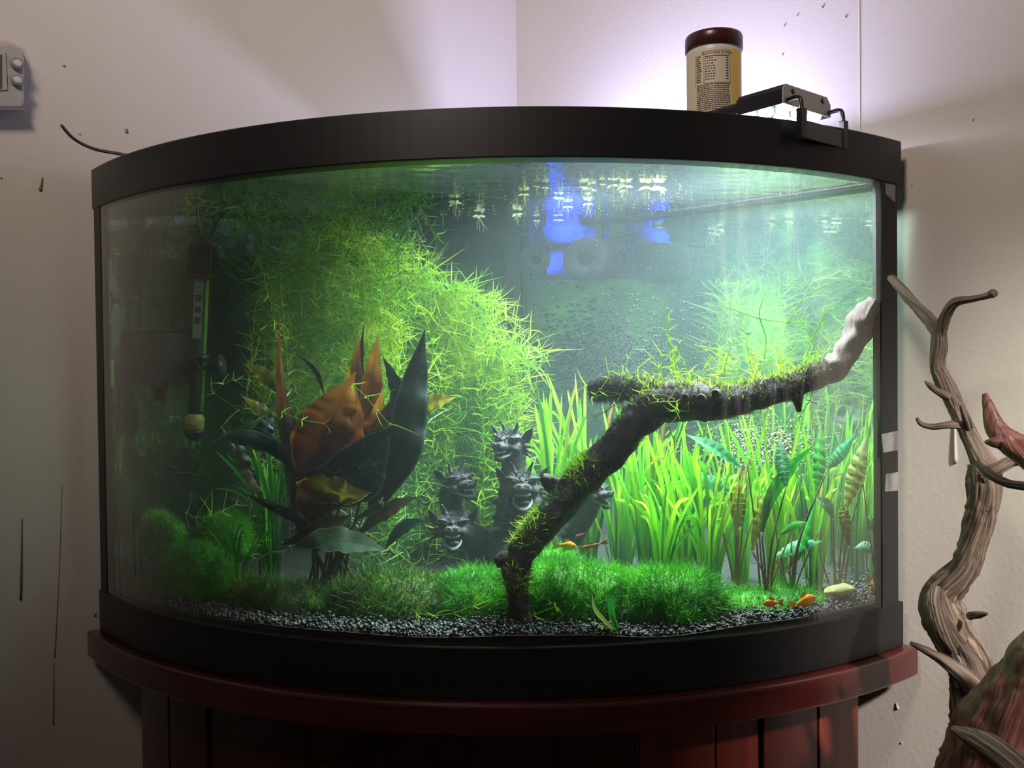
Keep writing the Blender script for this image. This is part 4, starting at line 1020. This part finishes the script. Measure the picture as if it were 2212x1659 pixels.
# ---- heater, pump, sponge filter
GL = pane_material('clear_tube', (.86, .95, .88), 1.0)
Yh = .04
h_top, h_bot = at(437, 520, Yh), at(418, 950, Yh); ax_h = nz(h_top - h_bot)
ht = thing('aquarium_heater', 'glass tube heater with black cap standing upright at the left pane', 'heater', h_bot)
def hp(f): return h_bot + (h_top - h_bot) * f
LH = np.linalg.norm(h_top - h_bot); rh = rad(430, 700, Yh, 21)
geo('glass_tube', lathe([(rh * .98, .10 * LH), (rh, .12 * LH), (rh, .83 * LH)], h_bot, ax_h, 28, False), GL, ht)
geo('cap', lathe([(rh * 1.25, .81 * LH), (rh * 1.38, .82 * LH), (rh * 1.38, .97 * LH), (rh * 1.30, .985 * LH), (rh * .7, 1.0 * LH)], h_bot, ax_h, 28), BLACK, ht)
for k in range(16):
    a = 2 * PI * k / 16; e1 = nz(np.cross(ax_h, [0, 1, 0])); e2 = np.cross(ax_h, e1)
    o_ = (e1 * math.cos(a) + e2 * math.sin(a)) * rh * 1.39
    geo('grip_rib', tube([hp(.83) + o_, hp(.965) + o_], .0009, 5), BLACK, ht)
geo('end_cup', lathe([(rh * .3, -.005 * LH), (rh * .8, .005 * LH), (rh * 1.08, .035 * LH), (rh * 1.08, .05 * LH)], h_bot, ax_h, 24), BLACK, ht)
geo('sand_plug', lathe([(rh * 1.03, .05 * LH), (rh * 1.05, .11 * LH), (rh * .8, .13 * LH)], h_bot, ax_h, 24), mat('algae_ochre', (.45, .38, .08), .8, color2=(.22, .20, .06), scale=120), ht)
geo('heating_core', lathe([(rh * .62, .12 * LH), (rh * .62, .50 * LH)], h_bot + np.array([-.001, 0, 0]), ax_h, 16), mat('core_black', (.02, .02, .022), .5), ht)
e1 = np.array([1., 0, 0])
boxo('rating_label', hp(.66) + np.array([-.0015, -.002, 0]), rh * .95, .0012, .30 * LH, mat('label_grey', (.30, .29, .27), .6), ht, ax=(nz(np.cross(ax_h, [0, -1, 0])), [0, 1, 0], ax_h), bv=0)
for f0, hh in ((.765, .008), (.745, .006), (.715, .035), (.655, .030), (.60, .035)):
    boxo('printed_block', hp(f0) + np.array([-.0015, -.0029, 0]), rh * .65, .0004, hh * LH, mat('label_ink', (.05, .045, .04), .6), ht, ax=(nz(np.cross(ax_h, [0, -1, 0])), [0, 1, 0], ax_h), bv=0)
gpos = hp(.5) + np.array([rh * .78, 0, 0])
geo('inner_rod', tube([hp(.14) + np.array([rh * .72, 0, 0]), hp(.82) + np.array([rh * .72, 0, 0])], rh * .16, 8), mat('green_glass_rod', (.35, .75, .06), .3, trans=.5), ht)
geo('power_cord', tube(crom([h_top, at(430, 470, .045), at(426, 420, .05), at(424, 375, .06)], 5), .0026, 8), BLACK, ht)
for px, py in ((455, 795),):
    c = at(px, py, .03); geo('suction_cup', lathe([(.003, 0), (.003, .010), (.006, .012), (.011, .020), (.013, .024)], at(440, 795, .03), (.95, -.2, .12), 20), mat('cup_rubber', (.03, .03, .032), .5), ht)
    geo('holder_clip', lathe([(rh * 1.05, .395 * LH), (rh * 1.3, .40 * LH), (rh * 1.3, .43 * LH), (rh * 1.05, .435 * LH)], h_bot, ax_h, 22), BLACK, ht)
# internal filter box left of the heater
Yf = .035
pf = thing('internal_filter', 'black box shaped internal filter behind the glass heater at far left', 'filter', at(350, 830, Yf))
c = at(345, 775, Yf + .02); w_ = rad(345, 775, Yf, 150); h_ = rad(345, 775, Yf, 95)
fx = lathe([(w_ * .98, -h_ * .5), (w_, -h_ * .45), (w_, h_ * .48), (w_ * .96, h_ * .52)], (0, 0, 0), (0, 0, 1), 32)
fx = ([np.array([c[0] + p[0] * .62, c[1] + p[1] * .25, c[2] + p[2]]) for p in fx[0]], fx[1])
DB = mat('pump_black', (.012, .013, .014), .45)
geo('housing', fx, DB, pf); boxo('top_lid', c + np.array([0, 0, h_ * .54]), w_ * 1.1, .03, .004, DB, pf)
geo('outlet', lathe([(.013, 0), (.011, -.012), (.009, -.014), (.008, -.024)], at(345, 822, Yf), (0, 0, 1), 20), DB, pf)
geo('nozzle', lathe([(.006, 0), (.006, .020), (.008, .021)], at(395, 800, Yf - .01), (1, -.2, .25), 16), DB, pf)
geo('power_cord', tube(crom([at(372, 718, .06), at(385, 670, .06), at(410, 600, .06), at(460, 500, .06), at(487, 440, .06), at(478, 400, .06)], 5), .0022, 8), BLACK, pf)
sc_ = at(240, 650, .004)
su = geo('suction_cup', lathe([(.0125, 0), (.010, .003), (.004, .005), (.0035, .016), (.0045, .0165), (.0045, .019), (.002, .0195)], sc_, (.95, .1, 0), 22), mat('cup_dark', (.02, .02, .02), .5)); tag(su, 'small dark suction cup stuck on the far left pane', 'suction cup')
# blue filter with two black sponges
Yb = .275
sf_ = thing('sponge_filter', 'blue filter body with two round black sponges hanging at the back', 'filter', at(1220, 560, Yb))
BLUE = mat('filter_blue', (.004, .02, .40), .6, spec=.1); SPG = mat('black_sponge', (.0015, .0015, .0025), .95, color2=(.004, .004, .006), scale=200, spec=.03)
for px, py, r, Yq, nm in ((1272, 560, 53, Yb - .01, 'large'), (1162, 562, 37, Yb + .03, 'small')):
    c = at(px, py, Yq); r_ = rad(px, py, Yq, r); axn = nz(np.array([-.28, -1, -.05]))
    pr = [(r_ * .30, .0), (r_ * .30, .006), (r_ * .38, .016), (r_ * .80, .018), (r_ * .95, .014), (r_, .006), (r_, -.035), (r_ * .9, -.040)]
    geo('sponge', lathe(pr, c, axn, 36, True), SPG, sf_)
    geo('sponge_core', lathe([(r_ * .29, .006), (r_ * .2, .004)], c, axn, 20), BLACK, sf_)
c = at(1215, 530, Yb + .03); boxo('body', c, rad(1215, 530, Yb, 75), .03, rad(1215, 530, Yb, 150), BLUE, sf_, bv=.006)
c = at(1215, 452, Yb + .02); geo('pump_cap', lathe([(.026, -.02), (.026, .0), (.02, .008)], (c[0], c[1], .50), (0, 0, 1), 28), BLUE, sf_)
boxo('backing_plate', at(1215, 520, Yb + .07), rad(1215, 530, Yb, 150), .006, rad(1215, 530, Yb, 200), BLUE, sf_, bv=.003)

# ---- fish
ORANGE = mat('fish_orange', (.85, .22, .02), .35, color2=(.95, .42, .03), scale=60); YEL = mat('fish_yellow', (.80, .60, .12), .35); SLIM = mat('fish_slim', (.16, .12, .10), .3, color2=(.45, .07, .04), scale=50); SLIMT = mat('fish_red_tail', (.60, .03, .02), .4)
FD = mat('fish_black', (.01, .01, .01), .3)
def fish(name, label, group, a, b, Y, fat, mb, mt, cat='fish', front=None):
    """head at pixel a, tail root at b"""
    A, B = at(a[0], a[1], Y), at(b[0], b[1], Y if front is None else Y + front); L = np.linalg.norm(B - A); d = (B - A) / L
    sd = nz(np.cross(d, [0, 0, 1])); up = np.cross(sd, d)
    t_ = thing(name, label, cat, (A + B) / 2, group)
    pf_ = [(0, .02), (.06, .32), (.18, .72), (.35, 1.0), (.5, .98), (.68, .70), (.85, .38), (1, .26)]
    V = []; sg = 14
    for u, r in pf_:
        for k in range(sg):
            th = 2 * PI * k / sg; V.append(A + d * L * u + up * math.sin(th) * r * fat * L + sd * math.cos(th) * r * fat * L * .5)
    n = len(pf_); Fc = [(i * sg + k, i * sg + (k + 1) % sg, (i + 1) * sg + (k + 1) % sg, (i + 1) * sg + k) for i in range(n - 1) for k in range(sg)] + [tuple(range(sg))[::-1], tuple((n - 1) * sg + k for k in range(sg))]
    geo('body', (V, Fc), mb, t_)
    def fin(nm, pts, m_):
        V = [A + d * L * u + up * L * z + sd * L * s for u, z, s in pts]; V2 = [p + sd * L * .012 for p in V]; k = len(V)
        geo(nm, (V + V2, [tuple(range(k)), tuple(range(2 * k - 1, k - 1, -1))] + [(i, k + i, k + (i + 1) % k, (i + 1) % k) for i in range(k)]), m_, t_, False)
    fin('tail_fin', [(.95, fat * .25, 0), (1.18, fat * .85, 0), (1.34, fat * .8, 0), (1.26, 0, 0), (1.34, -fat * .8, 0), (1.18, -fat * .85, 0), (.95, -fat * .25, 0)], mt)
    fin('dorsal_fin', [(.36, fat * .95, 0), (.46, fat * 1.55, 0), (.66, fat * 1.35, 0), (.70, fat * .66, 0)], mt)
    fin('anal_fin', [(.56, -fat * .88, 0), (.66, -fat * 1.35, 0), (.76, -fat * 1.1, 0), (.76, -fat * .52, 0)], mt)
    for s in (-1, 1): geo('eye', ell(A + d * L * .13 + up * fat * L * .18 + sd * s * fat * L * .24, L * .035, L * .035, L * .035, 8, 6), FD, t_)
fish('orange_fish', 'orange rounded fish facing right beside the slanting branch', 'orange fish', (1246, 1180), (1206, 1178), -.05, .26, ORANGE, YEL)
fish('orange_fish', 'orange fish near the gravel, left one of the pair at lower right', 'orange fish', (1648, 1304), (1682, 1302), -.092, .24, ORANGE, ORANGE)
fish('orange_fish', 'deep orange fish just right of the other one above the gravel', 'orange fish', (1763, 1290), (1720, 1306), -.07, .26, ORANGE, ORANGE)
fish('orange_fish', 'orange and yellow fish in the lower right corner', 'orange fish', (1903, 1284), (1880, 1256), -.014, .28, ORANGE, YEL)
fish('slim_fish', 'slim reddish fish with red tail under the statue arm', 'slim reddish fish', (1250, 1186), (1298, 1174), -.03, .10, SLIM, SLIMT)
fish('slim_fish', 'small faint red fish above the one with the red tail', 'slim reddish fish', (1240, 1160), (1262, 1153), .0, .12, SLIM, SLIMT)
fish('slim_fish', 'slim silvery red fish swimming over the moss right of the branch foot', 'slim reddish fish', (1190, 1288), (1238, 1294), -.08, .11, SLIM, SLIM)
fish('slim_fish', 'tiny red fish alone by the moss balls at the left', 'slim reddish fish', (316, 1112), (338, 1110), .0, .12, SLIM, SLIMT)
fish('blue_fish', 'tiny bright blue fish among the tape grass', 'slim reddish fish', (1462, 1249), (1482, 1252), -.04, .12, mat('fish_blue', (.03, .12, .75), .2), SLIM)

# ---- yellow snails / stones
YST = mat('yellow_stone', (.55, .48, .14), .5, color2=(.75, .68, .30), scale=60, bump=.5, bscale=90)
for x, y, Y, w, h, lab in ((1360, 1312, -.10, 50, 24, 'lumpy yellow stone by the young plant on the gravel'), (1562, 1283, -.06, 24, 18, 'small yellow stone below the tape grass'), (1815, 1275, -.03, 66, 24, 'flat cream yellow stone inside the bright strip at right')):
    c = at(x, y, Y); a, b = rad(x, y, Y, w) / 2, rad(x, y, Y, h) / 2
    v_, f_ = ell(c, a, a * .7, b, 22, 14); v_ = [c + (p - c) * (1 + .22 * noise.noise(Vector(p * 90))) for p in v_]
    o = geo('yellow_stone', (v_, f_), YST); tag(o, lab, 'stone', 'yellow stones in the tank')
# fallen scraps
SCR = mat('dead_leaf', (.40, .28, .06), .6, color2=(.20, .12, .03), scale=80)
for pts, w, lab in (([(735, 1368), (765, 1366), (800, 1356)], 9, 'orange brown dead leaf strip on the gravel at front left'), ([(752, 1372), (762, 1376), (772, 1380)], 6, 'short pale leaf scrap beside the dead leaf strip'), ([(975, 1376), (988, 1372), (1000, 1374)], 6, 'small tan scrap on the gravel left of the branch foot')):
    P = [clampin(np.array(at(x, y, -.178)) + [0, 0, .0]) for x, y in pts]; P = [np.array([p[0], p[1], max(p[2], Z0(p[0], p[1]) + .003)]) for p in P]
    o = link('dead_leaf', leaf_mesh('dead_leaf', P, lance(rad(760, 1366, -.17, w) / 2, .5, .3), SCR, .3, .3, .4, 10, 2, .8, world=True)); tag(o, lab, 'leaf')

# ---- floating plants at the surface
FLO = mat('floating_leaf', (.62, .66, .22), .4, color2=(.85, .88, .70), scale=90, trans=.35); ROOT = mat('pale_root', (.55, .58, .30), .5, trans=.3)
def rosette(k, x, y, s, big=False):
    p = atz(x, y, .5115)
    if not inside(p, .01): p = clampin(p)
    t_ = thing('floating_plant', None, 'plant', p)
    n = 7 if big else 5
    for j in range(n):
        a = 2 * PI * j / n + RNG.uniform(-.3, .3); r = s * RNG.uniform(.7, 1.2); d = np.array([math.cos(a), math.sin(a), RNG.uniform(-.4, .12)])
        P = [p + d * r * u + np.array([0, 0, -.15 * r * u * u]) for u in (0, .5, 1)]
        link('leaf', leaf_mesh('leaf', P, lance(r * .20, .55, .3), FLO, .4, .2, 0, 6, 2, 0, world=True), t_)
    rt = []
    for j in range(6):
        e = p + np.array([RNG.normal(0, s * .35), RNG.normal(0, s * .35), -s * RNG.uniform(.8, 2.4)]); rt.append(tube(crom([p, (p + e) / 2 + RNG.normal(0, s * .15, 3), e], 3), .00022, 3))
    geo('roots', join(*rt), ROOT, t_); return t_
FP = [(1035, 466, .011, 1), (985, 436, .010, 0), (1117, 462, .008, 0), (1132, 420, .007, 0), (1160, 402, .005, 0), (1178, 404, .005, 0), (1208, 428, .008, 0), (1226, 446, .006, 0), (1258, 404, .008, 0), (1278, 408, .006, 0), (1270, 440, .008, 0), (1205, 475, .007, 0),
      (1323, 400, .007, 0), (1352, 402, .010, 0), (1395, 404, .009, 1), (1425, 404, .012, 1), (1160, 476, .006, 0), (1345, 412, .006, 0), (1300, 398, .004, 0), (1270, 430, .006, 0)]
LABF = {0: 'white star shaped floating plant, brightest and lowest at the left', 15: 'spiky floating plant with long leaves at the right end of the row', 14: 'pale starry floating plant next to the spiky one', 13: 'floating plant with the longest hanging roots', 1: 'floating plant beside the drifting weed at the left'}
for k, (x, y, s, b_) in enumerate(FP):
    t_ = rosette(k, x, y, s * .9, b_); rk = sorted(range(len(FP)), key=lambda q: FP[q][0]).index(k)
    W_ = 'first second third fourth fifth sixth seventh eighth ninth tenth eleventh twelfth thirteenth fourteenth fifteenth sixteenth seventeenth eighteenth nineteenth twentieth'.split()
    t_['label'] = LABF.get(k, 'small pale floating plant with thin roots, ' + W_[rk] + ' of twenty counted from the left'); t_['group'] = 'floating plants under the surface'

# ---- specks: scum under the surface, film on the panes, motes
def specks(n, pick, size, m, label, name='specks'):
    V, Q = [], []
    for k in range(n):
        p = pick(); A = np.linalg.qr(RNG.normal(size=(3, 3)))[0]; s = size * RNG.uniform(.4, 1.5)
        V += [p + A[0] * s, p + A[1] * s * .7, p - A[0] * s, p - A[1] * s * .7, p + A[2] * s * .5, p - A[2] * s * .5]
        b = 6 * k
        Q += [(b, b + 1, b + 4), (b + 1, b + 2, b + 4), (b + 2, b + 3, b + 4), (b + 3, b, b + 4), (b + 1, b, b + 5), (b + 2, b + 1, b + 5), (b + 3, b + 2, b + 5), (b, b + 3, b + 5)]
    o = link(name, fast_mesh(name, np.array(V), np.array(Q), m, False)); return tag(o, label, 'specks', kind='stuff')
WSP = mat('white_speck', (.75, .80, .82), .5)
def pk_glass():
    while True:
        px = RNG.uniform(1130, 1895); py = 350 + abs(RNG.normal(0, 190)); 
        if py > 1100 or RNG.uniform() > ((px - 1100) / 700) ** .8: continue
        P, d = wet(px, py); return P + d * RNG.uniform(.001, .004)
specks(2600, pk_glass, .00040, WSP, 'white specks of film on the upper right inside of the front pane')
def pk_top():
    while True:
        px = RNG.uniform(950, 1880); py = RNG.uniform(348, 470); p = atz(px, py, .5125)
        if inside(p, .01): return p
specks(700, pk_top, .0007, mat('scum', (.62, .64, .30), .5), 'pale scum and tiny leaves under the water surface')
def pk_all():
    while True:
        px = RNG.uniform(235, 1890); py = RNG.uniform(400, 1330); p = at(px, py, RNG.uniform(-.16, .15))
        if inside(p, .005) and p[2] > .09 and p[2] < .505: return p
specks(900, pk_all, .00042, mat('mote', (.45, .50, .40), .6), 'tiny motes drifting in the tank water')
def pk_back():
    while True:
        px, py = RNG.normal(1290, 90), RNG.normal(780, 60); p = airp(px, py, N_R, 0) if False else None
        P, d = wet(px, py); n = np.array(N_R); p = P + d * (((CW - .0135) * .70711 - P @ n) / (d @ n))
        if abs(p[0]) + p[1] < CW - .0118 and p[2] > .1: return p
specks(2600, pk_back, .0021, mat('black_algae', (.015, .02, .018), .9), 'dark spots of algae on the right back pane above the branch')

def pk_scale():
    while True:
        px, py = RNG.normal(1640, 60), RNG.normal(965, 28); P, d = wet(px, py); n = np.array(N_R); p = P + d * (((CW - .0140) * .70711 - P @ n) / (d @ n))
        if abs(p[0]) + p[1] < CW - .0118: return p
specks(900, pk_scale, .0018, mat('pale_algae', (.50, .52, .34), .8), 'pale crust of algae on the back pane above the crinkled leaves')
# ================================================================== driftwood outside, right
def out_pt(px, py, off): return airp(px, py, N_R, WC - off)
DW = wood_material('weathered_wood', (.035, .022, .015), (.30, .225, .165), .8, (22, 9, 1), 1.0, 1.0, coord='UV')
RW_ = wood_material('red_driftwood', (.08, .022, .015), (.24, .10, .075), .45, (12, 7, 1), 1.0, .6, coord='UV', coat=.25)
def ridge(seed, amp=.16, n=7, tw=14, fr=25):
    def f(i, th, s):
        a = th + tw * s * .5 + .5 * noise.noise(Vector((s * fr, seed, 0)))
        g = noise.noise(Vector((math.cos(a) * n * .5, math.sin(a) * n * .5, s * fr * .35 + seed)))
        h = noise.noise(Vector((math.cos(a) * n * 1.4, math.sin(a) * n * 1.4, s * fr * .4 + seed * 2)))
        return 1 + amp * g * 1.6 - amp * abs(h) * .9 + .1 * noise.noise(Vector((s * 30, seed, 5)))
    return f
def limb(pts, m, name, seed, parent, seg=40, n=16, amp=.2):
    A = []
    for x, y, off, r in pts:
        p = out_pt(x, y, off); A.append(list(p) + [arad(p, r)])
    Pr = crom(A, n); v_, f_ = tube(Pr[:, :3], np.maximum(Pr[:, 3], .0006), seg, True, ridge(seed, amp))
    cum = np.r_[0, np.cumsum(np.linalg.norm(np.diff(Pr[:, :3], axis=0), axis=1))]
    uv = [(abs(2 * k / seg - 1) * Pr[i, 3] / .02 + seed * 3.7 + cum[i] * 1.5, cum[i]) for i in range(len(Pr)) for k in range(seg)] + [(0, 0), (0, 0)]
    return link(name, mesh_from(name, v_, f_, m, True, uv), parent)
dw = thing('tall_driftwood', 'tall grey brown twisted driftwood branch standing against the right wall', 'driftwood', out_pt(2120, 1640, .12))
limb([(2130, 1760, .12, 60), (2128, 1640, .12, 56), (2118, 1540, .12, 50), (2100, 1450, .12, 40), (2062, 1380, .12, 38), (2035, 1315, .12, 36), (2040, 1275, .12, 32), (2085, 1225, .12, 25), (2112, 1150, .12, 27), (2124, 1090, .12, 31), (2126, 1040, .12, 33), (2118, 1000, .12, 22)], DW, 'trunk', 1, dw)
limb([(2070, 1400, .125, 24), (2040, 1350, .135, 28), (2024, 1300, .135, 26), (2030, 1268, .13, 12)], DW, 'burl', 2, dw, amp=.12)
limb([(2138, 1040, .12, 22), (2128, 1005, .12, 22), (2105, 960, .118, 19), (2082, 915, .115, 17), (2062, 870, .11, 15), (2040, 825, .11, 16), (2026, 790, .11, 14), (2030, 745, .11, 15), (2028, 712, .11, 13)], DW, 'upper_stem', 3, dw)
limb([(2030, 722, .11, 13), (2008, 690, .10, 12), (1975, 655, .085, 11), (1945, 622, .07, 10), (1925, 600, .06, 8)], DW, 'left_fork', 4, dw)
limb([(2030, 722, .11, 12), (2044, 680, .115, 11), (2066, 652, .12, 9), (2105, 645, .12, 6), (2135, 638, .12, 6), (2146, 634, .12, 8), (2149, 641, .12, 4)], DW, 'right_fork', 5, dw)
limb([(2080, 918, .13, 9), (2050, 918, .145, 7), (2015, 922, .15, 6), (1990, 916, .155, 5), (1980, 903, .158, 3)], DW, 'twig', 6, dw, 20)
limb([(2050, 858, .125, 9), (2020, 842, .135, 7), (2008, 832, .14, 6), (1998, 824, .14, 2)], DW, 'twig', 7, dw, 20)
limb([(2092, 925, .13, 8), (2084, 900, .14, 6), (2076, 876, .145, 3)], DW, 'twig', 8, dw, 20)
limb([(2118, 1000, .14, 10), (2135, 1022, .155, 9), (2170, 1042, .16, 8), (2212, 1050, .165, 8), (2260, 1056, .17, 7)], DW, 'cross_branch', 9, dw, 24)
limb([(2125, 1030, .13, 14), (2155, 1012, .13, 11), (2190, 995, .12, 10), (2240, 990, .12, 9)], DW, 'cross_branch', 10, dw, 24)
limb([(2095, 1330, .13, 8), (2112, 1328, .14, 7), (2132, 1326, .145, 3)], DW, 'twig', 11, dw, 20)
limb([(2125, 1520, .14, 22), (2090, 1470, .155, 19), (2050, 1435, .165, 14), (2010, 1410, .17, 9), (1966, 1388, .175, 4)], DW, 'left_root', 12, dw, 26)
limb([(2100, 1450, .12, 14), (2070, 1430, .13, 10), (2060, 1415, .13, 5)], DW, 'twig', 13, dw, 20)
rd = thing('red_driftwood', 'smooth reddish brown driftwood stump filling the lower right corner', 'driftwood', out_pt(2200, 1640, .2))
limb([(2180, 1800, .20, 120), (2185, 1680, .20, 115), (2205, 1590, .20, 100), (2240, 1500, .20, 80), (2262, 1420, .20, 60), (2275, 1360, .20, 30)], RW_, 'stump', 20, rd, 44, 14, .12)
limb([(2230, 1700, .27, 30), (2180, 1650, .27, 26), (2130, 1612, .265, 22), (2090, 1590, .26, 14), (2056, 1573, .26, 5)], DW, 'weathered_finger', 21, rd, 30)
sp_ = thing('driftwood_spike', 'reddish pointed driftwood horn entering from the right edge at mid height', 'driftwood', out_pt(2212, 970, .17))
limb([(2127, 850, .17, 4), (2136, 880, .17, 11), (2152, 925, .17, 19), (2185, 960, .17, 26), (2225, 985, .17, 30), (2280, 1020, .17, 34)], RW_, 'horn', 22, sp_, 30)
limb([(2165, 955, .175, 14), (2145, 955, .18, 9), (2128, 955, .18, 3)], RW_, 'stub', 23, sp_, 20)

# ================================================================== seen only as reflections: carved screen on the right
sc2 = thing('carved_screen', 'pale carved screen with wavy slats to the right of the camera', 'screen', (1.25, -.72, -.75))
SCM = mat('screen_pale', (.80, .68, .70), .6)
for k in range(8):
    y0 = -.27 - k * .082
    P = [(1.25, y0 + .026 * math.sin(z * 13 + (k % 2) * PI), z) for z in np.linspace(-.75, 1.1, 50)]
    geo('wavy_slat', tube(P, .017, 8), SCM, sc2)
